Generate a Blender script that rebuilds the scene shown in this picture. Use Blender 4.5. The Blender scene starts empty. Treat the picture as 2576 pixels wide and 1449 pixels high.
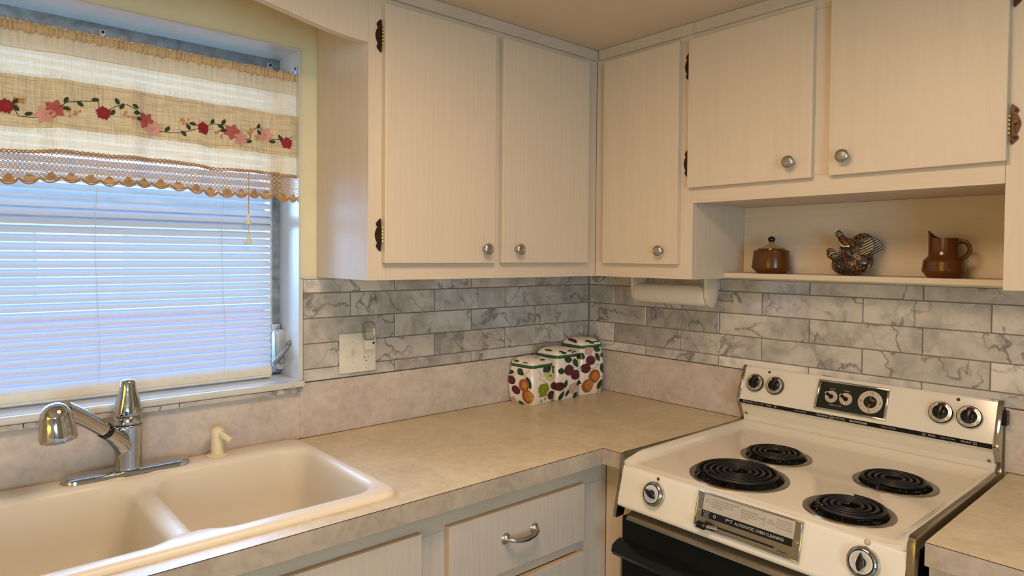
import bpy, bmesh, math, random
from mathutils import Vector, Matrix, Euler, noise
random.seed(7)
PI = math.pi
S = bpy.context.scene
COL = S.collection

# ------------------------------------------------------------------ camera
cd = bpy.data.cameras.new('camera')
cam = bpy.data.objects.new('camera', cd)
COL.objects.link(cam)
cam.location = (-2.01656, -1.82145, 1.44536)
cam.rotation_euler = (1.548467, -0.008023, -0.719828)
cd.sensor_width = 36.0
cd.lens = 1662.78 / 2576 * 36.0
cd.shift_y = -42.71 / 2576
cd.clip_start = 0.02
cd.clip_end = 200
S.camera = cam

# ------------------------------------------------------------------ light
S.view_settings.view_transform = 'Standard'
S.view_settings.look = 'None'
S.view_settings.exposure = 0.06
S.view_settings.gamma = 1.0
S.view_settings.use_curve_mapping = False
W_ = bpy.data.worlds.new('sky')
S.world = W_
W_.use_nodes = True
bg = W_.node_tree.nodes['Background']
bg.inputs['Color'].default_value = (0.32, 0.58, 1.0, 1)
bg.inputs['Strength'].default_value = 19.0

def area(name, loc, rot, sx, sy, power, color, spread=180):
    l = bpy.data.lights.new(name, 'AREA')
    l.shape = 'RECTANGLE'
    l.size = sx
    l.size_y = sy
    l.energy = power
    l.color = color
    l.spread = math.radians(spread)
    o = bpy.data.objects.new(name, l)
    COL.objects.link(o)
    o.location = loc
    o.rotation_euler = rot
    return o
area('ceiling_lamp_light', (-1.40, -1.22, 2.10), (0, 0, 0), 0.5, 0.5, 15.0, (1.0, 0.71, 0.48))
area('rear_daylight_fill', (-2.7, -4.5, 1.25), (math.radians(90), 0, math.radians(-15)), 1.8, 1.4, 68, (0.50, 0.80, 1.0))  # added cool fill standing in for daylight from behind; no door is built
area('side_warm_fill', (-3.8, -1.6, 1.25), (math.radians(90), 0, math.radians(-90)), 1.4, 1.2, 15, (1.0, 0.62, 0.12))  # added warm fill panel from the side, no lamp known there
po = area('window_portal', (-1.667, 0.19, 1.56), (-PI / 2, 0, 0), 0.9, 0.96, 1, (1, 1, 1))
po.data.cycles.is_portal = True

# ------------------------------------------------------------------ materials
def srgb(r, g, b):
    f = lambda c: (c / 255) / 12.92 if c <= 10 else ((c / 255 + 0.055) / 1.055) ** 2.4
    return (f(r), f(g), f(b), 1)

class N:
    def __init__(s, name):
        s.m = bpy.data.materials.new(name)
        s.m.use_nodes = True
        s.t = s.m.node_tree
        s.b = s.t.nodes['Principled BSDF']
        s.out = s.t.nodes['Material Output']
    def n(s, typ, **k):
        nd = s.t.nodes.new(typ)
        for a, v in k.items():
            if a.startswith('i_'):
                key = a[2:]
                nd.inputs[int(key) if key.isdigit() else key.replace('_', ' ')].default_value = v
            else:
                setattr(nd, a, v)
        return nd
    def l(s, a, b):
        s.t.links.new(a, b)
    def coords(s, scale=(1, 1, 1), kind='pos', rand=False, rot=(0, 0, 0)):
        if kind == 'pos':
            src = s.n('ShaderNodeNewGeometry').outputs['Position']
        else:
            src = s.n('ShaderNodeTexCoord').outputs['Object']
        mp = s.n('ShaderNodeMapping')
        mp.inputs['Scale'].default_value = scale
        mp.inputs['Rotation'].default_value = rot
        s.l(src, mp.inputs['Vector'])
        if rand:
            oi = s.n('ShaderNodeObjectInfo')
            mul = s.n('ShaderNodeMath', operation='MULTIPLY', i_1=37.0)
            s.l(oi.outputs['Random'], mul.inputs[0])
            add = s.n('ShaderNodeVectorMath', operation='ADD')
            s.l(mp.outputs[0], add.inputs[0])
            s.l(mul.outputs[0], add.inputs[1])
            return add.outputs[0]
        return mp.outputs[0]
    def ramp(s, fac, stops):
        r = s.n('ShaderNodeValToRGB')
        e = r.color_ramp.elements
        while len(e) < len(stops):
            e.new(0.5)
        for i, (p, c) in enumerate(stops):
            e[i].position = p
            e[i].color = c if len(c) == 4 else (*c, 1)
        s.l(fac, r.inputs[0])
        return r.outputs[0]
    def mix(s, fac, a, b, mode='MIX'):
        m = s.n('ShaderNodeMix', data_type='RGBA', blend_type=mode)
        for sock, v in ((m.inputs[0], fac), (m.inputs[6], a), (m.inputs[7], b)):
            if isinstance(v, (int, float)) or isinstance(v, tuple):
                sock.default_value = v
            else:
                s.l(v, sock)
        return m.outputs[2]
    def noise(s, vec, scale, detail=4, rough=0.55, dist=0.0):
        nz = s.n('ShaderNodeTexNoise')
        nz.inputs['Scale'].default_value = scale
        nz.inputs['Detail'].default_value = detail
        nz.inputs['Roughness'].default_value = rough
        nz.inputs['Distortion'].default_value = dist
        s.l(vec, nz.inputs['Vector'])
        return nz.outputs['Fac']
    def bump(s, h, strength, dist=0.001):
        b = s.n('ShaderNodeBump')
        b.inputs['Strength'].default_value = strength
        b.inputs['Distance'].default_value = dist
        s.l(h, b.inputs['Height'])
        s.l(b.outputs[0], s.b.inputs['Normal'])

def plain(name, col, rough=0.5, metal=0.0, coat=0.0, sss=0.0, emit=None, noise_amt=0.04, nscale=60):
    k = N(name)
    v = k.coords()
    f = k.noise(v, nscale, 3)
    c2 = tuple(max(0, x * (1 - noise_amt * 2)) for x in col[:3]) + (1,)
    c = k.ramp(f, [(0.3, c2), (0.7, col)])
    k.l(c, k.b.inputs['Base Color'])
    k.b.inputs['Roughness'].default_value = rough
    k.b.inputs['Metallic'].default_value = metal
    k.b.inputs['Coat Weight'].default_value = coat
    k.b.inputs['Coat Roughness'].default_value = 0.08
    if emit:
        k.b.inputs['Emission Color'].default_value = emit
        k.b.inputs['Emission Strength'].default_value = 1
    return k.m

def wood(name, axis, base=(0.66, 0.565, 0.455), dark=(0.55, 0.44, 0.34), rough=0.42, rnd=True):
    k = N(name)
    lo, hi = 5.0, 75.0
    sc = {'x': (lo, hi, hi), 'y': (hi, lo, hi), 'z': (hi, hi, lo)}[axis]
    v = k.coords(scale=sc, kind='pos', rand=rnd)
    f1 = k.noise(v, 1.0, 6, 0.68, 1.2)
    sc2 = tuple(x * 3.5 for x in sc)
    v2 = k.coords(scale=sc2, kind='pos', rand=rnd)
    f2 = k.noise(v2, 1.0, 3, 0.6)
    v3 = k.coords(scale=tuple(x * 0.09 for x in sc), kind='pos', rand=rnd)
    f3 = k.noise(v3, 1.0, 3, 0.5, 1.5)
    w = k.n('ShaderNodeTexWave', wave_type='BANDS', bands_direction='X')
    w.inputs['Scale'].default_value = 2.6
    w.inputs['Distortion'].default_value = 9.0
    w.inputs['Detail'].default_value = 3
    w.inputs['Detail Scale'].default_value = 1.2
    k.l(v3, w.inputs['Vector'])
    c = k.ramp(f1, [(0.10, (*dark, 1)), (0.66, (*base, 1))])
    c = k.mix(0.24, c, k.ramp(w.outputs['Fac'], [(0.0, (*[d * 0.9 for d in dark], 1)), (0.5, (*base, 1))]))
    pale = tuple(min(1, b * 1.1) for b in base)
    c = k.mix(0.13, c, k.ramp(f2, [(0.35, (*dark, 1)), (0.55, (*pale, 1))]))
    c = k.mix(0.5, c, k.ramp(f3, [(0.3, (*[b * 0.97 for b in base], 1)), (0.7, (base[0] * 1.02, base[1] * 0.99, base[2] * 0.97, 1))]), 'MIX')
    k.l(c, k.b.inputs['Base Color'])
    k.b.inputs['Roughness'].default_value = rough
    k.bump(f2, 0.05, 0.0004)
    return k.m

def marble():
    k = N('marble')
    v = k.coords(scale=(1, 1, 1), kind='obj', rand=True, rot=(0.3, 0.5, 0.7))
    warp = k.n('ShaderNodeTexNoise')
    warp.inputs['Scale'].default_value = 9
    warp.inputs['Detail'].default_value = 5
    k.l(v, warp.inputs['Vector'])
    sc = k.n('ShaderNodeVectorMath', operation='SCALE')
    sc.inputs['Scale'].default_value = 0.10
    k.l(warp.outputs['Color'], sc.inputs[0])
    ad = k.n('ShaderNodeVectorMath', operation='ADD')
    k.l(v, ad.inputs[0])
    k.l(sc.outputs[0], ad.inputs[1])
    def vein(scale, width, detail=4):
        f = k.noise(ad.outputs[0], scale, detail, 0.5, 0.3)
        sub = k.n('ShaderNodeMath', operation='SUBTRACT', i_1=0.5)
        k.l(f, sub.inputs[0])
        ab = k.n('ShaderNodeMath', operation='ABSOLUTE')
        k.l(sub.outputs[0], ab.inputs[0])
        return k.ramp(ab.outputs[0], [(0.0, (1, 1, 1, 1)), (width, (0, 0, 0, 1))])
    v1 = vein(5.5, 0.018)
    v2 = vein(14.0, 0.045)
    m1 = k.ramp(k.noise(v, 5.5, 3), [(0.40, (0, 0, 0, 1)), (0.54, (1, 1, 1, 1))])
    m2 = k.ramp(k.noise(v, 3.6, 2), [(0.44, (0, 0, 0, 1)), (0.68, (1, 1, 1, 1))])
    oi = k.n('ShaderNodeObjectInfo')
    tone = k.ramp(oi.outputs['Random'], [(0.0, (0.42, 0.385, 0.35, 1)), (0.35, (0.64, 0.59, 0.54, 1)), (0.7, (0.54, 0.50, 0.455, 1)), (1.0, (0.78, 0.72, 0.66, 1))])
    cloud = k.ramp(k.noise(ad.outputs[0], 9, 6, 0.6), [(0.32, (0.60, 0.60, 0.61, 1)), (0.56, (1, 1, 1, 1))])
    base = k.mix(1.0, tone, cloud, 'MULTIPLY')
    a = k.mix(1.0, v1, m1, 'MULTIPLY')
    b = k.mix(1.0, v2, m2, 'MULTIPLY')
    c = k.mix(k.mix(0.85, (0, 0, 0, 1), a), base, (0.13, 0.125, 0.13, 1))
    c = k.mix(k.mix(0.6, (0, 0, 0, 1), b), c, (0.20, 0.195, 0.2, 1))
    k.l(c, k.b.inputs['Base Color'])
    k.b.inputs['Roughness'].default_value = 0.06
    k.b.inputs['Specular IOR Level'].default_value = 0.6
    return k.m

def laminate(name, a, b, rough=0.3, sc=(1, 1, 1)):
    k = N(name)
    v = k.coords(scale=sc)
    f = k.noise(v, 7, 6, 0.62, 0.4)
    g = k.noise(v, 40, 4, 0.6, 0.8)
    c = k.ramp(f, [(0.36, a), (0.64, b)])
    c = k.mix(0.35, c, k.ramp(g, [(0.34, tuple(x * 0.80 for x in a[:3]) + (1,)), (0.6, b)]))
    k.l(c, k.b.inputs['Base Color'])
    k.b.inputs['Roughness'].default_value = rough
    return k.m

def brushed(name, col, rough=0.3, axis='z'):
    k = N(name)
    sc = {'x': (2, 150, 150), 'y': (150, 2, 150), 'z': (150, 150, 2)}[axis]
    v = k.coords(scale=sc)
    f = k.noise(v, 2, 3)
    c = k.ramp(f, [(0.3, tuple(x * 0.85 for x in col[:3]) + (1,)), (0.7, col)])
    k.l(c, k.b.inputs['Base Color'])
    k.b.inputs['Metallic'].default_value = 1
    k.b.inputs['Roughness'].default_value = rough
    return k.m

def cloth(name, col, trans=0.45, alpha=1.0, weave=900, dark=0.85):
    k = N(name)
    v = k.coords(scale=(weave, 60, weave))
    f = k.noise(v, 0.35, 3)
    w1 = k.noise(k.coords(scale=(20, 20, 420)), 1, 3)
    w2 = k.noise(k.coords(scale=(420, 20, 20)), 1, 3)
    mx = k.n('ShaderNodeMath', operation='MULTIPLY')
    k.l(w1, mx.inputs[0]); k.l(w2, mx.inputs[1])
    c = k.ramp(mx.outputs[0], [(0.12, tuple(x * dark for x in col[:3]) + (1,)), (0.3, col)])
    d = k.n('ShaderNodeBsdfDiffuse'); t = k.n('ShaderNodeBsdfTranslucent')
    k.l(c, d.inputs['Color']); k.l(c, t.inputs['Color'])
    ms = k.n('ShaderNodeMixShader', i_0=trans)
    k.l(d.outputs[0], ms.inputs[1]); k.l(t.outputs[0], ms.inputs[2])
    out = ms.outputs[0]
    if alpha < 1:
        tr = k.n('ShaderNodeBsdfTransparent')
        m2 = k.n('ShaderNodeMixShader', i_0=alpha)
        k.l(tr.outputs[0], m2.inputs[1]); k.l(out, m2.inputs[2])
        out = m2.outputs[0]
    k.l(out, k.out.inputs['Surface'])
    return k.m

def glass_mat(name='window_glass', tint=(1, 1, 1, 1), refl=0.08, rough=0.0):
    k = N(name)
    tr = k.n('ShaderNodeBsdfTransparent'); tr.inputs['Color'].default_value = tint
    gl = k.n('ShaderNodeBsdfGlossy'); gl.inputs['Roughness'].default_value = rough
    fr = k.n('ShaderNodeFresnel', i_IOR=1.45)
    ms = k.n('ShaderNodeMixShader')
    k.l(fr.outputs[0], ms.inputs[0]); k.l(tr.outputs[0], ms.inputs[1]); k.l(gl.outputs[0], ms.inputs[2])
    k.l(ms.outputs[0], k.out.inputs['Surface'])
    return k.m

def foil():
    k = N('crinkled_foil')
    v = k.coords()
    vo = k.n('ShaderNodeTexVoronoi'); vo.inputs['Scale'].default_value = 140
    k.l(v, vo.inputs['Vector'])
    k.b.inputs['Base Color'].default_value = (0.12, 0.11, 0.08, 1)
    k.b.inputs['Metallic'].default_value = 1
    k.b.inputs['Roughness'].default_value = 0.22
    k.bump(vo.outputs['Distance'], 1.0, 0.008)
    return k.m

def animal():
    k = N('animal_print_glaze')
    v = k.coords()
    f = k.noise(v, 24, 2)
    w = k.n('ShaderNodeTexWave', wave_type='BANDS', bands_direction='DIAGONAL')
    w.inputs['Scale'].default_value = 60; w.inputs['Distortion'].default_value = 7.0
    w.inputs['Detail Scale'].default_value = 0.6
    k.l(v, w.inputs['Vector'])
    z = k.ramp(w.outputs['Fac'], [(0.48, (0.006, 0.005, 0.006, 1)), (0.56, (0.42, 0.34, 0.22, 1))])
    vo = k.n('ShaderNodeTexVoronoi', feature='DISTANCE_TO_EDGE'); vo.inputs['Scale'].default_value = 150
    k.l(v, vo.inputs['Vector'])
    s2 = k.ramp(vo.outputs['Distance'], [(0.13, (0.012, 0.006, 0.004, 1)), (0.24, (0.36, 0.14, 0.03, 1))])
    m = k.ramp(f, [(0.45, (0, 0, 0, 1)), (0.47, (1, 1, 1, 1))])
    c = k.mix(m, z, s2)
    m3 = k.ramp(k.noise(v, 26, 2, 0.5, 1.0), [(0.52, (0, 0, 0, 1)), (0.56, (1, 1, 1, 1))])
    c = k.mix(m3, c, k.mix(0.75, c, (0.01, 0.008, 0.008, 1)))
    k.l(c, k.b.inputs['Base Color'])
    k.b.inputs['Roughness'].default_value = 0.45
    return k.m

M = {}
M['wood_z'] = wood('pickled_oak_upright_grain', 'z')
M['wood_x'] = wood('pickled_oak_grain_along_window_wall', 'x')
M['wood_y'] = wood('pickled_oak_grain_along_range_wall', 'y')
M['wood_grey'] = wood('greyed_oak_trim', 'x', (0.58, 0.50, 0.42), (0.42, 0.34, 0.28))
M['wood_edge'] = plain('peach_tinted_oak', (0.62, 0.46, 0.32, 1), 0.5)  # peach tone puts the warm overhead light into the drawer edge colour
M['wood_low'] = wood('pickled_oak_base_grain', 'z', (0.61, 0.55, 0.49), (0.45, 0.37, 0.31))
M['paint'] = plain('cream_wall_paint', (0.80, 0.73, 0.50, 1), 0.6, nscale=12)
M['ceiling'] = plain('ceiling_paint', (0.68, 0.57, 0.44, 1), 0.8, nscale=3, noise_amt=0.02)
M['reveal'] = plain('gloss_white_reveal_paint', (0.66, 0.645, 0.60, 1), 0.28, nscale=20)
M['alu'] = plain('weathered_window_aluminium', (0.36, 0.37, 0.38, 1), 0.45, 0.6, nscale=30, noise_amt=0.25)
M['alu_light'] = plain('pale_window_metal', (0.55, 0.56, 0.60, 1), 0.4, 0.4, nscale=30, noise_amt=0.1)
M['glass'] = glass_mat()
M['slat'] = cloth('blind_slat_enamel', (0.60, 0.63, 0.68, 1), 0.12, weave=3, dark=0.99)
M['rail'] = plain('blind_rail_ivory', (0.80, 0.75, 0.64, 1), 0.4)
M['ivory'] = plain('ivory_plastic', (0.80, 0.68, 0.45, 1), 0.35)
M['cord'] = plain('blind_cord', (0.62, 0.60, 0.56, 1), 0.8)
M['cloth'] = cloth('cream_muslin', (0.95, 0.71, 0.43, 1), 0.42, 0.992)
M['hem'] = cloth('cream_muslin_double', (0.82, 0.62, 0.38, 1), 0.30)
M['linen'] = cloth('natural_linen_gauze', (0.86, 0.70, 0.47, 1), 0.34, 0.99, dark=0.66)
M['lace'] = plain('crochet_thread', (0.46, 0.26, 0.11, 1), 0.9)
M['lace_light'] = plain('crochet_thread_pale', (0.60, 0.38, 0.19, 1), 0.9)
M['fray'] = plain('frayed_thread', (0.85, 0.78, 0.62, 1), 0.9)
M['rose'] = plain('embroidery_crimson', (0.33, 0.012, 0.02, 1), 0.7)
M['pink'] = plain('embroidery_rose_pink', (0.48, 0.10, 0.10, 1), 0.7)
M['pale'] = plain('embroidery_pale_pink', (0.72, 0.36, 0.30, 1), 0.7)
M['leafd'] = plain('embroidery_dark_green', (0.035, 0.05, 0.015, 1), 0.8)
M['berry'] = plain('embroidery_orange', (0.60, 0.26, 0.10, 1), 0.8)
M['tile'] = marble()
M['grout'] = plain('grout', (0.23, 0.20, 0.18, 1), 0.9)
M['lam'] = laminate('beige_laminate', (0.60, 0.505, 0.35, 1), (0.74, 0.635, 0.45, 1), 0.36, (1, 1, 1))
M['lam_wall'] = laminate('beige_laminate_splash', (0.50, 0.415, 0.37, 1), (0.67, 0.58, 0.52, 1), 0.35)
M['lam_edge'] = laminate('beige_laminate_shaded_edge', (0.39, 0.315, 0.255, 1), (0.54, 0.45, 0.37, 1), 0.35)  # same laminate as the top, with the edge's shade put into the colour
M['dark'] = plain('laminate_core_line', (0.06, 0.035, 0.02, 1), 0.7)
M['sink'] = plain('almond_porcelain', (0.76, 0.69, 0.57, 1), 0.30, noise_amt=0.005)
M['sink'].node_tree.nodes['Principled BSDF'].inputs['Specular IOR Level'].default_value = 0.3
M['chrome'] = plain('chrome', (0.52, 0.52, 0.52, 1), 0.09, 1.0, noise_amt=0.01)
M['nickel'] = brushed('brushed_nickel', (0.50, 0.47, 0.43, 1), 0.3)
M['steel'] = brushed('range_steel_trim', (0.36, 0.32, 0.25, 1), 0.28, 'x')
M['bronze'] = plain('antique_bronze', (0.09, 0.05, 0.03, 1), 0.35, 0.8, nscale=200, noise_amt=0.4)
M['brass'] = plain('aged_brass', (0.45, 0.36, 0.22, 1), 0.3, 1.0)
M['plate'] = plain('white_wall_plate', (0.82, 0.76, 0.66, 1), 0.3)
M['black'] = plain('black_plastic', (0.008, 0.008, 0.009, 1), 0.25)
M['blackgloss'] = plain('black_oven_enamel', (0.004, 0.005, 0.005, 1), 0.35)
M['blackgloss'].node_tree.nodes['Principled BSDF'].inputs['Specular IOR Level'].default_value = 0.15
M['black'].node_tree.nodes['Principled BSDF'].inputs['Specular IOR Level'].default_value = 0.3
M['enamel'] = plain('almond_white_enamel', (0.77, 0.715, 0.62, 1), 0.14, coat=0.35, noise_amt=0.006)
M['coil'] = plain('burner_coil', (0.011, 0.011, 0.012, 1), 0.42, 0.3)
M['foil'] = foil()
M['olive_glass'] = plain('clock_glass', (0.018, 0.02, 0.012, 1), 0.06)
M['dial'] = plain('silver_dial', (0.60, 0.57, 0.50, 1), 0.3, 0.5)
M['dial_white'] = plain('knob_disc', (0.70, 0.70, 0.70, 1), 0.25, 0.3)
M['red'] = plain('red_paint', (0.32, 0.02, 0.015, 1), 0.5)
M['white_ink'] = plain('white_lettering', (0.55, 0.54, 0.50, 1), 0.5)
M['black_ink'] = plain('black_lettering', (0.02, 0.018, 0.015, 1), 0.5)
M['grey_ink'] = plain('grey_lettering', (0.24, 0.20, 0.17, 1), 0.5)
M['textplate'] = plain('satin_text_plate', (0.60, 0.54, 0.47, 1), 0.35, 0.5)
M['lamp_red'] = plain('dark_red_lens', (0.07, 0.008, 0.006, 1), 0.1)
M['lamp_clear'] = plain('clear_lens', (0.55, 0.42, 0.28, 1), 0.1)
M['ceramic'] = plain('cream_ceramic', (0.86, 0.77, 0.68, 1), 0.1, coat=0.5, noise_amt=0.005)
M['green'] = plain('glaze_green_band', (0.02, 0.10, 0.025, 1), 0.15)
M['leaf'] = plain('glaze_leaf_green', (0.015, 0.065, 0.02, 1), 0.15, nscale=90, noise_amt=0.25)
M['plum'] = plain('glaze_plum', (0.13, 0.012, 0.022, 1), 0.15, nscale=90, noise_amt=0.3)
M['orange'] = plain('glaze_orange', (0.52, 0.13, 0.02, 1), 0.15, nscale=120, noise_amt=0.3)
M['amber'] = plain('glaze_amber', (0.66, 0.28, 0.07, 1), 0.15, nscale=120, noise_amt=0.2)
M['lime'] = plain('glaze_lime', (0.30, 0.36, 0.03, 1), 0.15, nscale=120, noise_amt=0.25)
M['pear'] = plain('glaze_pear', (0.60, 0.55, 0.22, 1), 0.15)
M['blossom'] = plain('glaze_blossom', (0.68, 0.42, 0.36, 1), 0.15, nscale=90, noise_amt=0.12)
M['stem'] = plain('glaze_stem', (0.03, 0.02, 0.012, 1), 0.2)
M['brown'] = plain('brown_stoneware', (0.115, 0.036, 0.003, 1), 0.16, nscale=25, noise_amt=0.15)
M['tan'] = plain('tan_glaze', (0.36, 0.24, 0.11, 1), 0.2)
M['navy'] = plain('blue_black_knob', (0.005, 0.007, 0.02, 1), 0.1)
M['animal'] = animal()
def zebra():
    k = N('zebra_stripe_glaze')
    w = k.n('ShaderNodeTexWave', wave_type='BANDS', bands_direction='Z')
    w.inputs['Scale'].default_value = 50; w.inputs['Distortion'].default_value = 2.0; w.inputs['Detail Scale'].default_value = 0.4
    k.l(k.coords(rot=(0.5, 0.2, 0)), w.inputs['Vector'])
    k.l(k.ramp(w.outputs['Fac'], [(0.45, (0.008, 0.007, 0.007, 1)), (0.55, (0.50, 0.43, 0.30, 1))]), k.b.inputs['Base Color'])
    k.b.inputs['Roughness'].default_value = 0.5
    return k.m
M['zebra'] = zebra()
M['paper'] = plain('paper_towel', (0.80, 0.74, 0.62, 1), 0.85, nscale=300)
M['floor'] = plain('vinyl_floor', (0.42, 0.34, 0.26, 1), 0.45, nscale=8, noise_amt=0.1)
M['room'] = plain('room_paint', (0.70, 0.60, 0.46, 1), 0.8, nscale=6)
M['lens'] = glass_mat('night_light_lens', (0.97, 0.97, 0.97, 1), rough=0.25)
M['teal'] = plain('scale_teal', (0.02, 0.13, 0.12, 1), 0.3)
M['blue'] = plain('blue_dot', (0.01, 0.01, 0.07, 1), 0.2)
M['siding'] = plain('pale_blue_siding', (0.20, 0.16, 0.13, 1), 0.7)
M['brick'] = plain('red_brick', (0.30, 0.060, 0.085, 1), 0.8)
M['shrub'] = plain('hedge_leaves', (0.10, 0.15, 0.085, 1), 0.8, nscale=15, noise_amt=0.3)
M['lawn'] = plain('lawn', (0.11, 0.12, 0.07, 1), 0.9, nscale=5, noise_amt=0.2)
M['roof'] = plain('roof_grey', (0.09, 0.08, 0.07, 1), 0.9)

# ------------------------------------------------------------------ builders
WL = {}
def link(o, parent, origin):
    COL.objects.link(o)
    if parent is not None:
        o.parent = parent
        o.location = Vector(origin) - WL[parent.name]
    else:
        o.location = origin
    WL[o.name] = Vector(origin)
    return o

def put(name, bm, mat, parent=None, origin=None, smooth=None, kind=None, label=None):
    """bmesh in world space -> one mesh object whose origin is at `origin`"""
    if origin is None:
        origin = WL[parent.name] if parent is not None else Vector((0, 0, 0))
    origin = Vector(origin)
    bmesh.ops.translate(bm, verts=bm.verts, vec=-origin)
    bmesh.ops.recalc_face_normals(bm, faces=bm.faces)
    me = bpy.data.meshes.new(name)
    bm.to_mesh(me)
    bm.free()
    for m in (mat if isinstance(mat, (list, tuple)) else [mat]):
        me.materials.append(m)
    if smooth is not None:
        me.shade_smooth()
        me.set_sharp_from_angle(angle=math.radians(smooth))
    o = bpy.data.objects.new(name, me)
    link(o, parent, origin)
    if kind: o['kind'] = kind
    if label: o['label'] = label
    return o

def thing(name, label, cat, loc, group=None):
    o = bpy.data.objects.new(name, None)
    o.empty_display_size = 0.05
    link(o, None, Vector(loc))
    o['label'] = label
    o['category'] = cat
    if group: o['group'] = group
    return o

def struct(o):
    o['kind'] = 'structure'
    return o

def seams(mat, parent, *bs):
    for a, b in bs:
        c = [(a[i] + b[i]) / 2 for i in range(3)]
        put('seam_line', B((a, b), bev=0), mat, parent, c)

def senv(name, loc):
    o = bpy.data.objects.new(name, None)
    link(o, None, Vector(loc))
    o['kind'] = 'structure'
    return o

def box(bm, a, b, bev=0.0, seg=1, mi=0):
    x0, x1 = sorted((a[0], b[0])); y0, y1 = sorted((a[1], b[1])); z0, z1 = sorted((a[2], b[2]))
    vs = [bm.verts.new(p) for p in ((x0, y0, z0), (x1, y0, z0), (x1, y1, z0), (x0, y1, z0), (x0, y0, z1), (x1, y0, z1), (x1, y1, z1), (x0, y1, z1))]
    fs = [bm.faces.new([vs[i] for i in f]) for f in ((3, 2, 1, 0), (4, 5, 6, 7), (0, 1, 5, 4), (1, 2, 6, 5), (2, 3, 7, 6), (3, 0, 4, 7))]
    for f in fs: f.material_index = mi
    if bev > 0:
        es = list({e for f in fs for e in f.edges})
        r = bmesh.ops.bevel(bm, geom=es, offset=bev, segments=seg, affect='EDGES', profile=0.5)
        for f in r['faces']: f.material_index = mi
    return bm

def B(*args, bev=0.0008, seg=1):
    bm = bmesh.new()
    for a, b in args: box(bm, a, b, bev, seg)
    return bm

def prism(bm, pts, vec, mi=0, bev=0.0):
    """closed polygon (3d points) extruded by vec"""
    v0 = [bm.verts.new(p) for p in pts]
    v1 = [bm.verts.new(Vector(p) + Vector(vec)) for p in pts]
    fs = [bm.faces.new(v0), bm.faces.new(v1[::-1])]
    n = len(pts)
    for i in range(n):
        fs.append(bm.faces.new((v0[i], v0[(i + 1) % n], v1[(i + 1) % n], v1[i])))
    for f in fs: f.material_index = mi
    if bev:
        es = list({e for f in fs[:2] for e in f.edges})
        r = bmesh.ops.bevel(bm, geom=es, offset=bev, segments=2, affect='EDGES', profile=0.5)
        for f in r['faces']: f.material_index = mi
    return bm

def frame_from(z):
    z = Vector(z).normalized()
    x = z.orthogonal().normalized()
    y = z.cross(x)
    return x, y, z

def lathe(bm, prof, base=(0, 0, 0), axis=(0, 0, 1), seg=28, mi=0, caps=True, sx=1.0):
    x, y, z = frame_from(axis)
    base = Vector(base)
    rings = []
    for r, h in prof:
        rings.append([bm.verts.new(base + z * h + (x * math.cos(2 * PI * i / seg) * sx + y * math.sin(2 * PI * i / seg)) * max(r, 1e-5)) for i in range(seg)])
    for a, b in zip(rings, rings[1:]):
        for i in range(seg):
            f = bm.faces.new((a[i], a[(i + 1) % seg], b[(i + 1) % seg], b[i])); f.material_index = mi
    if caps:
        for r in (rings[0][::-1], rings[-1]):
            f = bm.faces.new(r); f.material_index = mi
    return bm

def tube(bm, path, rad, seg=8, mi=0, caps=True, flat=None):
    path = [Vector(p) for p in path]
    n = len(path)
    rads = rad if isinstance(rad, (list, tuple)) else [rad] * n
    rings = []
    up = None
    for i, p in enumerate(path):
        t = (path[min(i + 1, n - 1)] - path[max(i - 1, 0)])
        if t.length < 1e-9: t = Vector((0, 0, 1))
        t.normalize()
        if up is None:
            up = t.orthogonal().normalized()
        up = (up - t * up.dot(t)).normalized()
        s = t.cross(up)
        k = flat or (1, 1)
        rings.append([bm.verts.new(p + (up * math.cos(2 * PI * j / seg) * k[0] + s * math.sin(2 * PI * j / seg) * k[1]) * rads[i]) for j in range(seg)])
    for a, b in zip(rings, rings[1:]):
        for i in range(seg):
            f = bm.faces.new((a[i], a[(i + 1) % seg], b[(i + 1) % seg], b[i])); f.material_index = mi
    if caps:
        for r in (rings[0][::-1], rings[-1]):
            f = bm.faces.new(r); f.material_index = mi
    return bm

def sp_path(pts, rads=None, n=3):
    P = [Vector(p) for p in pts]; r = list(rads) if rads else [1] * len(P)
    for _ in range(n):
        Q, q = [P[0]], [r[0]]
        for i in range(len(P) - 1):
            Q += [P[i] * .75 + P[i + 1] * .25, P[i] * .25 + P[i + 1] * .75]
            q += [r[i] * .75 + r[i + 1] * .25, r[i] * .25 + r[i + 1] * .75]
        Q.append(P[-1]); q.append(r[-1]); P, r = Q, q
    return P, r

def rrect(x0, x1, y0, y1, r, nc=6, ne=1):
    pts = []
    cs = [(x1 - r, y1 - r, 0), (x0 + r, y1 - r, 90), (x0 + r, y0 + r, 180), (x1 - r, y0 + r, 270)]
    for k, (cx, cy, a0) in enumerate(cs):
        arc = [(cx + r * math.cos(math.radians(a0 + 90 * i / nc)), cy + r * math.sin(math.radians(a0 + 90 * i / nc))) for i in range(nc + 1)]
        pts += arc
        nx = cs[(k + 1) % 4]
        b = (nx[0] + r * math.cos(math.radians(nx[2])), nx[1] + r * math.sin(math.radians(nx[2])))
        for i in range(1, ne):
            t = i / ne
            pts.append((arc[-1][0] * (1 - t) + b[0] * t, arc[-1][1] * (1 - t) + b[1] * t))
    return pts

def loop(bm, pts, z):
    return [bm.verts.new((p[0], p[1], z if not callable(z) else z(p[0], p[1]))) for p in pts]

def bridge(bm, a, b, mi=0):
    n = len(a)
    for i in range(n):
        f = bm.faces.new((a[i], a[(i + 1) % n], b[(i + 1) % n], b[i])); f.material_index = mi

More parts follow.
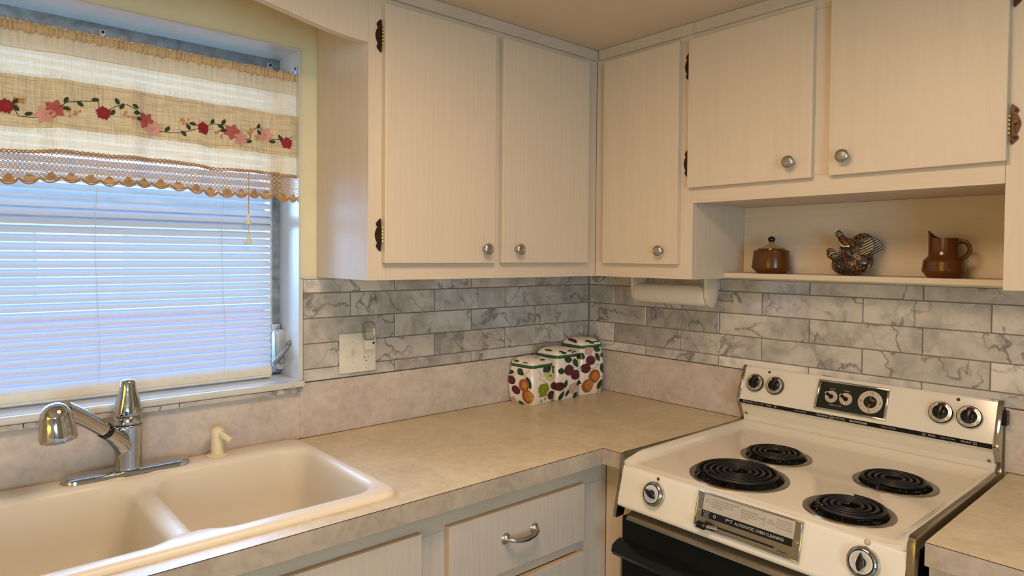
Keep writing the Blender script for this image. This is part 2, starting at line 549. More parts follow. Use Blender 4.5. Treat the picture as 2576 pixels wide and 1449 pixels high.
def grid(bm, f, us, vs, mi=0):
    P = [[bm.verts.new(f(u, v)) for v in vs] for u in us]
    for i in range(len(us) - 1):
        for j in range(len(vs) - 1):
            q = bm.faces.new((P[i][j], P[i + 1][j], P[i + 1][j + 1], P[i][j + 1])); q.material_index = mi
    return P

def lin(a, b, n): return [a + (b - a) * i / n for i in range(n + 1)]
def sm(t): t = max(0.0, min(1.0, t)); return t * t * (3 - 2 * t)

TEXTN = [0]
def texts(items, Mx, mat, parent, name='lettering', depth=0.0003, label=None):
    """items: (string, size, u, v, rot_deg, stretch). printed characters on the plane of Mx"""
    bm = bmesh.new()
    for it in items:
        s, size, u, v = it[:4]
        rot = it[4] if len(it) > 4 else 0
        st = it[5] if len(it) > 5 else 1
        al = it[6] if len(it) > 6 else 'CENTER'
        cu = bpy.data.curves.new('lettering_curve', 'FONT')
        cu.body = s; cu.size = size; cu.align_x = al; cu.align_y = 'CENTER'
        cu.resolution_u = 2
        o = bpy.data.objects.new('lettering_curve', cu)
        me = bpy.data.meshes.new_from_object(o)
        T = Mx @ Matrix.Translation((u, v, depth)) @ Matrix.Rotation(math.radians(rot), 4, 'Z') @ Matrix.Diagonal((st, 1, 1, 1))
        me.transform(T)
        bm.from_mesh(me)
        bpy.data.objects.remove(o); bpy.data.curves.remove(cu); bpy.data.meshes.remove(me)
    return put(name, bm, mat, parent, label=label)

# measured room dimensions
dA, dB, cA, cB, ZC, S1, S2 = .2987, .3001, .6218, .6215, .9156, .6888, 1.3990
ZU, ZCEIL = 1.3796, 2.147
WX0, WX1, WZ0, WZ1 = -2.11, -1.226, 1.086, 2.028      # window opening
XL, YF = -3.9, -4.6                                    # far room bounds

# ------------------------------------------------------------------ room shell
wl = put('wall_left', B(((XL, 0.004, 0), (WX0, .18, ZCEIL)), ((WX1, 0.004, 0), (0.12, .18, ZCEIL)), ((WX0, 0.004, 0), (WX1, .18, WZ0 - .03)), ((WX0, 0.004, WZ1), (WX1, .18, ZCEIL)), bev=0), M['paint'])
struct(wl)
wr = put('wall_right', B(((0.004, YF, 0), (.12, 0.004, ZCEIL)), bev=0), M['paint']); struct(wr)
struct(put('wall_rear', B(((XL, YF - .1, 0), (.12, YF, ZCEIL)), bev=0), M['room']))
struct(put('wall_side', B(((XL - .1, YF, 0), (XL, .18, ZCEIL)), bev=0), M['room']))
struct(put('ceiling', B(((XL - .1, YF - .1, ZCEIL), (.12, .18, ZCEIL + .1)), bev=0), M['ceiling']))
struct(put('floor', B(((XL - .1, YF - .1, -.1), (.12, .18, 0)), bev=0), M['floor']))

# tiles: children of the two walls
Z1, RH, LP = 1.3338, .0736, .308
AJ = [.1436 + i * .154 for i in range(8)]
BJ = [.1345 + i * .154 for i in range(12)]
rows = [(Z1, 1.375, 1), (Z1 - RH, Z1, 0), (Z1 - 2 * RH, Z1 - RH, 1), (Z1 - 3 * RH, Z1 - 2 * RH, 0), (1.0765, Z1 - 3 * RH, 1)]
G = .0016
def tiles(wall, side, js, end):
    for z0, z1, par in rows:
        e = [0.0] + [j for i, j in enumerate(js) if i % 2 == par and j < end - .02] + [end]
        for a, b in zip(e, e[1:]):
            a2 = a + G if a > 0 else a + .004
            b2 = b - G
            c = ((a + b) / 2, (z0 + z1) / 2)
            proud = random.uniform(-.0003, .0003)
            if side == 'A':
                bm = B(((-a2, .004, z0 + G), (-b2, -.001 + proud, z1 - G)), bev=.0007)
                put('tile', bm, M['tile'], wall, (-c[0], 0, c[1]), label=None)
            else:
                bm = B(((.004, -a2, z0 + G), (-.001 + proud, -b2, z1 - G)), bev=.0007)
                put('tile', bm, M['tile'], wall, (0, -c[0], c[1]))
tiles(wl, 'A', AJ, 1.2178)
tiles(wr, 'B', BJ, 1.98)
put('grout', B(((-1.2178, .006, 1.074), (0.0, .0012, 1.374)), bev=0), M['grout'], wl)
put('grout', B(((.006, -1.98, 1.074), (.0012, 0.0, 1.374)), bev=0), M['grout'], wr)
# white edge trim beside the window opening
t1 = put('trim_1', B(((-1.2265, -.004, 1.072), (-1.2185, .004, 1.378)), ((-1.2265, -.004, 1.375), (-1.175, .004, 1.381))), M['reveal']); struct(t1)

# ------------------------------------------------------------------ window
win = senv('window_1', (-1.667, 0, WZ0))
put('reveal_panel', B(((WX1 - .004, -.002, WZ0), (WX1, .145, WZ1))), M['reveal'], win)
put('reveal_panel', B(((WX0, -.002, WZ0), (WX0 + .004, .145, WZ1))), M['reveal'], win)
put('reveal_panel', B(((WX0 + .004, -.002, WZ1 - .004), (WX1 - .004, .145, WZ1))), M['reveal'], win)
bm = bmesh.new()
box(bm, (WX0 - .005, .148, WZ0), (WX1 + .0, -.002, WZ0 - .02), 0)
box(bm, (WX0 - .02, -.0, WZ0), (WX1 + .006, -.026, WZ0 - .018), .005, 3)
put('window_sill', bm, M['reveal'], win, smooth=30)
# marble strip below the sill
for a, b in ((-2.12, -1.87), (-1.868, -1.552), (-1.55, -1.2275)):
    put('tile', B(((a, .004, 1.0555), (b, -.0225, 1.067)), bev=.0006), M['tile'], wl, ((a + b) / 2, 0, 1.06))
# aluminium frame
bm = bmesh.new()
box(bm, (WX1, .135, WZ0), (WX1 - .032, .165, WZ1), .001)
box(bm, (WX0, .135, WZ0), (WX0 + .032, .165, WZ1), .001)
box(bm, (WX0 + .032, .135, WZ1 - .034), (WX1 - .032, .165, WZ1), .001)
box(bm, (WX0 + .032, .135, WZ0), (WX1 - .032, .165, WZ0 + .028), .001)
put('window_frame', bm, M['alu'], win)
bm = bmesh.new()
box(bm, (WX1 - .032, .120, WZ0 + .0), (WX1 - .040, .16, WZ1 - .03), .001)
box(bm, (WX0 + .032, .120, WZ0 + .0), (WX0 + .040, .16, WZ1 - .03), .001)
box(bm, (WX0 + .04, .140, 1.526), (WX1 - .04, .16, 1.562), .001)
put('sash', bm, M['alu_light'], win)
put('pane', B(((WX0 + .03, .150, WZ0 + .026), (WX1 - .03, .153, 1.53)), bev=0), M['glass'], win)
put('pane', B(((WX0 + .03, .156, 1.558), (WX1 - .03, .159, WZ1 - .03)), bev=0), M['glass'], win)
# mounting clips on the frame
for cx in (-1.688, -1.262):
    bm = bmesh.new()
    box(bm, (cx - .007, .128, 1.994), (cx + .007, .135, 2.010), .001)
    lathe(bm, [(.0035, 0), (.0035, .003)], (cx, .128, 2.003), (0, -1, 0), 10, 1)
    put('clip', bm, [M['alu_light'], M['black']], win)
bm = bmesh.new()
lathe(bm, [(.006, 0), (.006, .001), (.004, .003)], (-1.244, .120 + .015, 1.374), (0, -1, 0), 12)
put('screw', bm, M['alu'], win, smooth=40)
# crank operator
ck = put('crank_plate', B(((-1.262, .118, 1.094), (-1.236, .134, 1.238)), bev=.003, seg=2), M['alu_light'], win, smooth=40)
bm = bmesh.new()
pts = rrect(-1.263, -1.225, 1.106, 1.223, .012, 5)
prism(bm, [(p[0], .118, p[1]) for p in pts], (0, -.026, 0), 0, .008)
put('crank_housing', bm, M['alu_light'], ck, smooth=50)
bm = bmesh.new()
lathe(bm, [(.012, 0), (.013, .010), (.009, .016)], (-1.248, .092, 1.136), (0, -1, 0), 18)
tube(bm, [(-1.275, .068, 1.128), (-1.262, .068, 1.141), (-1.246, .067, 1.160), (-1.230, .066, 1.180)], [.0082, .0085, .0070, .0060], 10, flat=(1, .8))
lathe(bm, [(.0085, 0), (.0085, .022), (.007, .025)], (-1.229, .074, 1.182), (0.1, -1, 0.25), 16)
put('crank_handle', bm, M['alu'], ck, smooth=45)
for z in (1.228, 1.100):
    bm = bmesh.new(); lathe(bm, [(.005, 0), (.005, .002), (.003, .003)], (-1.245, .118, z), (0, -1, 0), 12)
    put('screw', bm, M['alu'], ck, smooth=40)

# outside, seen only through the slits
struct(put('ground', B(((-30, .2, -.6), (40, 60, -.5)), bev=0), M['lawn']))
th = thing('house', 'pale house glimpsed between the window blind slats', 'house', (3, 16, -.5))
put('house_wall', B(((-3, 14, -.5), (4.5, 20, 2.6)), bev=0), M['siding'], th)
bm = bmesh.new(); prism(bm, [(-3.4, 13.6, 2.6), (4.9, 13.6, 2.6), (4.9, 17, 3.4), (-3.4, 17, 3.4)], (0, 0, .15)); put('roof', bm, M['roof'], th)
put('house_window', B(((-.5, 13.95, .6), (1.0, 14.05, 1.9))), M['alu'], th)
th = thing('garden_wall', 'low red wall glimpsed between the lower blind slats', 'wall', (-1, 6.5, -.5))
put('wall_course', B(((-3.2, 6.4, -.5), (1.6, 6.7, .78))), M['brick'], th)
put('coping', B(((-3.25, 6.35, .78), (1.65, 6.75, .84))), M['siding'], th)
bm = bmesh.new()
for i in range(26):
    c = Vector((2.35 + random.uniform(0, 3.6), 6.6 + random.uniform(-.3, .5), random.uniform(-.3, 1.0)))
    bmesh.ops.create_icosphere(bm, subdivisions=2, radius=random.uniform(.25, .45), matrix=Matrix.Translation(c))
for v in bm.verts: v.co += noise.noise_vector(v.co * 6) * .08
hb = put('hedge', bm, M['shrub'], None, (3.5, 6.6, -.5)); hb['label'] = 'green hedge glimpsed at the right through the blind'; hb['category'] = 'hedge'

# ------------------------------------------------------------------ window blind
bl = thing('window_blind', 'white horizontal slat blind lowered inside the window opening', 'blind', (-1.67, .085, 1.995))
BX0, BX1 = -2.062, -1.279
put('headrail', B(((BX0, .070, 1.952), (BX1, .100, 1.977))), M['rail'], bl)
bm = bmesh.new()
ch, th_ = .025, math.radians(44)
prof = []
for i in range(5):
    s = -ch / 2 + ch * i / 4
    bow = .0018 * (1 - (2 * i / 4 - 1) ** 2)
    prof.append((s * math.cos(th_) - bow * math.sin(th_), s * math.sin(th_) + bow * math.cos(th_)))
L_ = (BX1 - BX0) / 2
rows2 = []
for sx in (-L_, L_):
    rows2.append([bm.verts.new((sx, p[0], p[1])) for p in prof])
for i in range(4):
    bm.faces.new((rows2[0][i], rows2[1][i], rows2[1][i + 1], rows2[0][i + 1]))
slat_me = bpy.data.meshes.new('slat'); bm.to_mesh(slat_me); bm.free()
slat_me.materials.append(M['slat']); slat_me.shade_smooth()
z = 1.128
pitch = .0207
while z < 1.948:
    o = bpy.data.objects.new('slat', slat_me)
    link(o, bl, ((BX0 + BX1) / 2 + random.uniform(-.0008, .0008), .085, z))
    o.rotation_euler = (random.uniform(-.02, .02), 0, 0)
    z += pitch
bm = bmesh.new()
box(bm, (BX0, .070, 1.096), (BX1, .100, 1.120), .004, 3)
box(bm, (BX0, .072, 1.091), (BX1 - .002, .098, 1.0975), .001)
put('bottom_rail', bm, M['rail'], bl, smooth=40)
for x in (-1.712, -1.413, -1.99):
    bm = bmesh.new()
    for dy in (-.0115, .0115):
        tube(bm, [(x + .004 * math.sin(i * .5 + dy * 99), .085 + dy, 1.965 - i * .0427) for i in range(21)], .0006, 5)
    put('ladder_cord', bm, M['cord'], bl)
for x, zz in ((-1.352, 1.555), (-1.351, 1.500)):
    bm = bmesh.new(); tube(bm, [(x, .055, 1.97), (x + .0006, .053, 1.7), (x, .055, zz)], .0008, 5)
    pc = put('pull_cord', bm, M['lace_light'], bl)
    bm = bmesh.new(); lathe(bm, [(.0025, .002), (.003, 0), (.0075, -.024), (.0068, -.026)], (x, .055, zz), (0, 0, 1), 14)
    put('tassel', bm, M['ivory'], pc, smooth=40)

# ------------------------------------------------------------------ curtain
CX0, CX1 = -2.10, -1.2292
cu_ = thing('curtain', 'cream cafe valance curtain with flower embroidery and crochet hem over window', 'curtain', (-1.667, .018, 1.96))
def fold(x, z):
    t = (1.96 - z) / .36
    a = .0025 + .012 * sm(t * 1.4)
    y = a * (math.sin(x * 47 + .8) * .6 + math.sin(x * 83 + 2.1 + 1.4 * t) * .35 + math.sin(x * 23 + .3) * .7)
    y += .0030 * math.sin(x * 310 + 2 * math.sin(x * 60)) * (1 - sm(t * 5)) 
    if x > -1.27: y += .004 * (x + 1.27) / .03
    return .016 - .004 * t + y
def hemz(z, x):
    """the cloth sags a little towards the bottom"""
    t = (1.96 - z) / .36
    return z + t * .006 * (math.sin(x * 11 + 1) + .5 * math.sin(x * 27)) + (t * -.006 if x > -1.28 else 0)
def cpt(x, z, off=0.0):
    return Vector((x, fold(x, z) - off, hemz(z, x)))
xs = lin(CX0, CX1, 420)
bm = bmesh.new()
grid(bm, lambda x, z: cpt(x, z), xs, lin(1.902, 1.675, 14))
put('cloth_panel', bm, M['cloth'], cu_, smooth=80)
bm = bmesh.new()
grid(bm, lambda x, z: cpt(x, z, .0012), xs, lin(1.945, 1.900, 6))
put('top_hem', bm, M['hem'], cu_, smooth=80)
bm = bmesh.new()
def pock(x, a):
    r = .0085 + .002 * math.sin(x * 410 + 3 * math.sin(x * 90)) + .0012 * math.sin(x * 733)
    return Vector((x, .015 - r * math.cos(a) * 1.0, 1.949 + r * 1.35 * math.sin(a) + (.004 * math.sin(x * 520 + math.sin(x * 77)) if 1.2 < a < 2 else 0)))
grid(bm, pock, lin(CX0, CX1, 700), [2 * PI * i / 12 for i in range(13)])
put('rod_pocket', bm, M['hem'], cu_, smooth=80)
bm = bmesh.new()
grid(bm, lambda x, z: cpt(x, z, .002 + .0006 * math.sin(x * 140)), xs, lin(1.842, 1.728, 8))
put('linen_band', bm, M['linen'], cu_, smooth=80)
# frayed edges
bm = bmesh.new()
for base, sgn in ((1.842, 1), (1.728, -1)):
    x = CX0 + .01
    while x < CX1 - .012:
        ln = random.uniform(.004, .011); lean = random.uniform(-.004, .007)
        p = [cpt(x + lean * t * t, base + sgn * ln * math.sin(t * 2.2), .003 + .001 * t) for t in (0, .35, .7, 1)]
        for a, b in zip(p, p[1:]):
            w = Vector((.00035, 0, 0))
            bm.faces.new([bm.verts.new(q) for q in (a - w, a + w, b + w, b - w)])
        x += random.uniform(.0012, .0026)
put('frayed_edge', bm, M['fray'], cu_, kind='stuff')
bm = bmesh.new()
for zz in (1.834, 1.737):
    tube(bm, [cpt(x, zz, .003) for x in xs[::2]], .0005, 4)
put('stitch_line', bm, M['hem'], cu_)
# crochet net, a row of cells with round holes
bm = bmesh.new()
cw, chh = .0088, .0066
nz = 8
for r in range(nz):
    zc = 1.670 - chh * (r + .5)
    x = CX0 + (cw / 2 if r % 2 else 0)
    while x + cw < CX1 + .001:
        cxm = x + cw / 2
        o_, i_ = [], []
        for k in range(8):
            a = 2 * PI * (k + .5) / 8
            ca, sa = math.cos(a), math.sin(a)
            sq = max(abs(ca), abs(sa))
            o_.append(bm.verts.new(cpt(cxm + ca / sq * cw / 2, zc + sa / sq * chh / 2)))
            i_.append(bm.verts.new(cpt(cxm + ca * cw * .31, zc + sa * chh * .26)))
        for k in range(8):
            bm.faces.new((o_[k], o_[(k + 1) % 8], i_[(k + 1) % 8], i_[k]))
        x += cw
ln_ = put('crochet_net', bm, M['lace_light'], cu_, kind='stuff')
bm = bmesh.new()
tube(bm, [cpt(x, 1.673 + .0012 * math.sin(x * 700), .001) for x in lin(CX0, CX1, 500)], .0024, 6)
tube(bm, [cpt(x, 1.6775 + .0012 * math.sin(x * 600 + 2), .001) for x in lin(CX0, CX1, 500)], .0014, 5)
put('braid', bm, M['lace'], cu_)
# scalloped edge
sw = .0385
x = CX0
while x < CX1 - .01:
    w = min(sw, CX1 - x)
    bm = bmesh.new()
    n = 12
    top, bot = [], []
    for i in range(n + 1):
        u = i / n
        dz = .013 * math.sin(PI * u) ** .7
        top.append(cpt(x + u * w, 1.6175 - (.0 if .12 < u < .88 else 0)))
        bot.append(cpt(x + u * w, 1.6165 - dz))
    zc0 = x + w / 2
    # fan spokes and arc
    tube(bm, [b for b in bot], .0021, 6)
    tube(bm, [b + Vector((0, 0, .0042)) for b in bot[1:-1]], .0014, 5)
    for i in range(2, n - 1, 1):
        tube(bm, [cpt(zc0 + (i / n - .5) * w * .25, 1.626, 0), bot[i] + Vector((0, 0, .003))], .0009, 4)
    fan = [bm.verts.new(cpt(zc0 + .0125 * math.cos(PI * (1 + j / 8)), 1.6190 + .0115 * math.sin(PI * (1 + j / 8)), .0006)) for j in range(9)]
    bm.faces.new(fan).material_index = 1
    put('scallop', bm, [M['lace'], M['lace_light']], cu_)
    x += sw
# embroidery
def disc_petal(bm, cx, cz, ang, ln, wd, off=.0035, mi=0, n=7):
    ca, sa = math.cos(ang), math.sin(ang)
    pts = []
    for i in range(n):
        t = i / (n - 1)
        w = wd * math.sin(PI * min(1, t * .93 + .07)) ** .75
        pts.append((t * ln, w))
    poly = pts + [(a, -b) for a, b in pts[::-1]]
    vs = [bm.verts.new(cpt(cx + p[0] * ca - p[1] * sa, cz + p[0] * sa + p[1] * ca, off + .0012 * math.sin(PI * p[0] / ln))) for p in poly]
    f = bm.faces.new(vs); f.material_index = mi
for cx, cz in ((-1.892, 1.771), (-1.708, 1.776), (-1.485, 1.773), (-1.262, 1.764), (-2.05, 1.775)):
    bm = bmesh.new()
    for ring_, (nn, rr) in enumerate(((11, .0175), (9, .0135), (6, .009))):
        for k in range(nn):
            disc_petal(bm, cx, cz, k * 2 * PI / nn + ring_ * .4, rr * (.9 + .12 * (k % 2)), .0052, .0035 + .0011 * ring_)
    put('rose', bm, M['rose'], cu_)
for m, lst in (('pink', ((-1.804, 1.771), (-1.614, 1.771), (-1.413, 1.773), (-1.98, 1.772))), ('pale', ((-1.821, 1.759), (-1.597, 1.754), (-1.39, 1.758), (-1.316, 1.780), (-1.965, 1.765)))):
    for cx, cz in lst:
        bm = bmesh.new()
        a0 = random.random() * 6
        for k in range(6):
            disc_petal(bm, cx, cz, a0 + k * 2 * PI / 6, .0225, .0070, .0035 + .0003 * (k % 2))
        for k in range(4):
            tube(bm, [cpt(cx, cz, .005), cpt(cx + .006 * math.cos(k * 1.6 + a0), cz + .006 * math.sin(k * 1.6 + a0), .006)], .0005, 4)
        put('blossom', bm, M[m], cu_)
for cx, cz in ((-1.766, 1.766), (-1.654, 1.775), (-1.526, 1.781), (-1.449, 1.767), (-1.344, 1.768), (-1.868, 1.783), (-1.358, 1.782)):
    bm = bmesh.new()
    for k in range(7):
        p = cpt(cx + random.uniform(-.011, .011), cz + random.uniform(-.009, .009), .004)
        bmesh.ops.create_icosphere(bm, subdivisions=1, radius=.0036, matrix=Matrix.Translation(p) @ Matrix.Diagonal((1, .4, 1, 1)))
    put('berry_sprig', bm, M['berry'], cu_)
vines = [[(-1.902, 1.773), (-1.877, 1.767), (-1.869, 1.752), (-1.834, 1.752), (-1.823, 1.752)], [(-1.8, 1.772), (-1.789, 1.782), (-1.781, 1.789), (-1.749, 1.798), (-1.719, 1.802), (-1.716, 1.785)],
         [(-1.696, 1.786), (-1.679, 1.798), (-1.66, 1.803), (-1.638, 1.793), (-1.617, 1.778)], [(-1.592, 1.752), (-1.582, 1.749), (-1.551, 1.749), (-1.527, 1.756), (-1.488, 1.774)],
         [(-1.48, 1.78), (-1.458, 1.791), (-1.432, 1.791), (-1.419, 1.781)], [(-1.39, 1.759), (-1.378, 1.758), (-1.362, 1.762), (-1.358, 1.787), (-1.334, 1.798), (-1.326, 1.785), (-1.301, 1.77), (-1.276, 1.769), (-1.246, 1.783)],
         [(-2.09, 1.76), (-2.06, 1.775), (-2.03, 1.79), (-1.99, 1.775), (-1.95, 1.76), (-1.902, 1.773)]]
for v in vines:
    bm = bmesh.new()
    p = []
    for a, b in zip(v, v[1:]):
        for i in range(6): p.append((a[0] + (b[0] - a[0]) * i / 6, a[1] + (b[1] - a[1]) * i / 6))
    p.append(v[-1])
    tube(bm, [cpt(a, b, .0035) for a, b in p], .0008, 5)
    put('stem', bm, M['leafd'], cu_)
    for q in range(0): pass
for i, (cx, cz) in enumerate([(-1.783, 1.793), (-1.755, 1.791), (-1.725, 1.805), (-1.851, 1.759), (-1.875, 1.783), (-1.874, 1.77), (-1.782, 1.774), (-1.679, 1.808), (-1.689, 1.78), (-1.67, 1.797), (-1.641, 1.802), (-1.638, 1.786), (-1.632, 1.773), (-1.567, 1.756), (-1.531, 1.752), (-1.511, 1.779), (-1.52, 1.769), (-1.46, 1.795), (-1.434, 1.797), (-1.44, 1.786), (-1.434, 1.776), (-1.366, 1.754), (-1.338, 1.798), (-1.336, 1.783), (-1.297, 1.763), (-1.278, 1.775), (-2.04, 1.79), (-2.0, 1.785), (-1.94, 1.77)]):
    bm = bmesh.new()
    a = (1.1, -.6, .1, .3, 1.0, -.9, -.1, 2.0, 1.1)[i % 9]
    disc_petal(bm, cx - .007 * math.cos(a), cz - .007 * math.sin(a), a, .0165, .0046, .004)
    put('leaf', bm, M['leafd'], cu_)
# hooks and rod
rd = thing('curtain_rod', 'thin white curtain rod with end bracket at top of window', 'curtain rod', (-1.667, .015, 1.949))
bm = bmesh.new(); tube(bm, [(WX0 + .004, .015, 1.949), (WX1 - .004, .015, 1.949)], .004, 10); put('rod', bm, M['reveal'], rd, smooth=50)
bm = bmesh.new()
box(bm, (WX1 - .006, .008, 1.938), (WX1 - .004, .030, 1.982), .0008)
lathe(bm, [(.0035, 0), (.0035, .0015)], (WX1 - .006, .020, 1.976), (-1, 0, 0), 10, 1)
put('rod_bracket', bm, [M['alu_light'], M['black']], rd)

# ------------------------------------------------------------------ helper parts for cabinets
def knob(pos, nrm, parent):
    bm = bmesh.new()
    lathe(bm, [(.0085, 0), (.0075, .003), (.0055, .006), (.0055, .013), (.010, .016), (.0155, .019), (.0165, .0225), (.0155, .0255), (.0105, .0275), (.0095, .0262), (.003, .0268), (.0001, .027)], pos, nrm, 28)
    return put('knob', bm, M['nickel'], parent, pos, smooth=50)
def hinge(p0, side_axis, nrm, parent, both=True):
    """antique butterfly strap leaf on the frame plus a barrel; p0 centre, side_axis points away from the door"""
    s = Vector(side_axis); nrm = Vector(nrm)
    prof = [(-.043, .0), (-.040, .004), (-.034, .010), (-.028, .013), (-.021, .009), (-.013, .013), (-.006, .015), (0, .016), (.006, .015), (.013, .013), (.021, .009), (.028, .013), (.034, .010), (.040, .004), (.043, .0)]
    bm = bmesh.new()
    P0 = Vector(p0)
    pts = [P0 + Vector((0, 0, h)) + s * (w + .003) for h, w in prof] + [P0 + Vector((0, 0, .036)) + s * .001, P0 + Vector((0, 0, -.036)) + s * .001]
    prism(bm, pts, nrm * .003)
    for h in (-.028, 0, .028):
        lathe(bm, [(.0028, 0), (.0026, .001), (.001, .0016)], P0 + s * .010 + Vector((0, 0, h)) + nrm * .003, nrm, 10)
    hg = put('hinge', bm, M['bronze'], parent, P0)
    bm = bmesh.new()
    for k in range(5):
        h0 = -.022 + k * .009
        lathe(bm, [(.003, h0), (.0038, h0 + .001), (.0038, h0 + .0075), (.003, h0 + .0085)], P0 - s * .001 + nrm * .0045, (0, 0, 1), 12)
    put('hinge_barrel', bm, M['brass'], hg, smooth=40)
    return hg
def slab(name, a, b, mat, parent, bev=.0015, seg=2):
    bm = bmesh.new(); box(bm, a, b, bev, seg)
    c = [(a[i] + b[i]) / 2 for i in range(3)]
    return put(name, bm, mat, parent, c)

# ------------------------------------------------------------------ upper cabinet on the window wall
UX = -1.174
FT = .018
ca = thing('wall_cabinet', 'two-door pickled oak wall cabinet between window and corner', 'cabinet', (-.74, -.15, ZU))
slab('side_panel', (UX, 0.001, ZU), (UX + .016, -(dA - FT), ZCEIL - .001), M['wood_z'], ca, .0006, 1)
slab('bottom_panel', (UX + .016, 0.001, ZU + .012), (-.003, -(dA - FT), ZU + .026), M['wood_x'], ca, 0.0004, 1)
slab('back_panel', (UX + .016, 0.0005, ZU + .026), (-.003, -.006, ZCEIL - .03), M['wood_z'], ca, 0.0004, 1)
f0, f1 = -(dA - FT), -dA
slab('stile', (UX, f0, ZU), (-1.122, f1, ZCEIL - .001), M['wood_z'], ca, .0006, 1)
slab('stile', (-.776, f0, 1.434), (-.724, f1, 2.086), M['wood_z'], ca, .0006, 1)
slab('stile', (-.372, f0, ZU), (-dB - .0005, f1, ZCEIL - .001), M['wood_z'], ca, .0006, 1)
slab('rail', (-1.1217, f0, ZU), (-.3723, f1, 1.4337), M['wood_x'], ca, .0006, 1)
slab('rail', (-1.1217, f0, 2.0863), (-.3723, f1, ZCEIL - .001), M['wood_x'], ca, .0006, 1)
slab('crown_trim', (-1.172, f1, 2.112), (-dB - .001, f1 - .009, ZCEIL - .0005), M['wood_grey'], ca, .003, 2)
d = slab('door', (-1.135, f1 - .0005, 1.4245), (-.764, f1 - .019, 2.094), M['wood_z'], ca, .0018, 2)
knob((-.806, f1 - .019, 1.4655), (0, -1, 0), d)
for z in (2.012, 1.498): hinge((-1.1365, f1 - .0005, z), (-1, 0, 0), (0, -1, 0), d)
d = slab('door', (-.736, f1 - .0005, 1.4255), (-.3575, f1 - .019, 2.094), M['wood_z'], ca, .0018, 2)
knob((-.681, f1 - .019, 1.4665), (0, -1, 0), d)

# ------------------------------------------------------------------ corner cabinet on the range wall
g0, g1 = -(dB - FT), -dB
cb = thing('wall_cabinet', 'tall single-door pickled oak wall cabinet in the corner above paper towels', 'cabinet', (-.15, -.49, ZU))
slab('stile', (g0, -dA - .0005, ZU), (g1, -.356, ZCEIL - .001), M['wood_z'], cb, .0006, 1)
slab('stile', (g0, -.632, ZU), (g1, -.684, ZCEIL - .001), M['wood_z'], cb, .0006, 1)
slab('rail', (g0, -.3563, ZU), (g1, -.6317, 1.434), M['wood_y'], cb, .0006, 1)
slab('rail', (g0, -.3563, 2.086), (g1, -.6317, ZCEIL - .001), M['wood_y'], cb, .0006, 1)
slab('side_panel', (-.0005, -.668, ZU), (g0, -.684, ZCEIL - .001), M['wood_z'], cb, .0006, 1)
slab('bottom_panel', (-.0005, -.30, ZU + .012), (g0, -.668, ZU + .026), M['wood_y'], cb, .0004, 1)
slab('crown_trim', (g1, -dA - .012, 2.112), (g1 - .009, -.684, ZCEIL - .0005), M['wood_grey'], cb, .003, 2)
d = slab('door', (g1 - .0005, -.3445, 1.4245), (g1 - .019, -.642, 2.098), M['wood_z'], cb, .0018, 2)
knob((g1 - .019, -.588, 1.466), (-1, 0, 0), d)

# ------------------------------------------------------------------ cabinet over the range with open niche
cc = thing('wall_cabinet', 'two-door pickled oak wall cabinet above the open display niche', 'cabinet', (-.15, -1.07, 1.608))
slab('stile', (g0, -.6845, 1.6085), (g1, -.7, ZCEIL - .001), M['wood_z'], cc, .0006, 1)
slab('stile', (g0, -1.030, 1.662), (g1, -1.105, 2.086), M['wood_z'], cc, .0006, 1)
slab('rail', (g0, -.7003, 1.6085), (g1, -1.452, 1.6617), M['wood_y'], cc, .0006, 1)
slab('rail', (g0, -.7003, 2.0863), (g1, -1.452, ZCEIL - .001), M['wood_y'], cc, .0006, 1)
slab('bottom_panel', (-.0005, -.6845, 1.611), (g0, -1.452, 1.625), M['wood_y'], cc, .0004, 1)
slab('side_panel', (-.0005, -.6845, 1.625), (g0, -.70, ZCEIL - .001), M['wood_z'], cc, .0004, 1)
slab('crown_trim', (g1, -.6845, 2.112), (g1 - .009, -1.452, ZCEIL - .0005), M['wood_grey'], cc, .003, 2)
d = slab('door', (g1 - .0005, -.675, 1.6535), (g1 - .019, -1.0465, 2.094), M['wood_z'], cc, .0018, 2)
knob((g1 - .019, -.995, 1.697), (-1, 0, 0), d)
for z in (2.019, 1.729): hinge((g1 - .0005, -.6715, z), (0, 1, 0), (-1, 0, 0), d)
d = slab('door', (g1 - .0005, -1.0895, 1.6545), (g1 - .019, -1.4565, 2.094), M['wood_z'], cc, .0018, 2)
knob((g1 - .019, -1.131, 1.698), (-1, 0, 0), d)
for z in (2.02, 1.732): hinge((g1 - .0005, -1.4585, z), (0, -1, 0), (-1, 0, 0), d)
# niche
nk = thing('display_shelf', 'shallow open oak shelf niche holding three ornaments above the range', 'shelf', (-.06, -1.07, 1.386))
slab('back_panel', (.0035, -.6845, 1.399), (-.0025, -1.452, 1.6105), M['wood_y'], nk, .0004, 1)
slab('shelf_board', (-.0025, -.6845, 1.3835), (-.124, -1.452, 1.3985), M['wood_y'], nk, .001, 1)
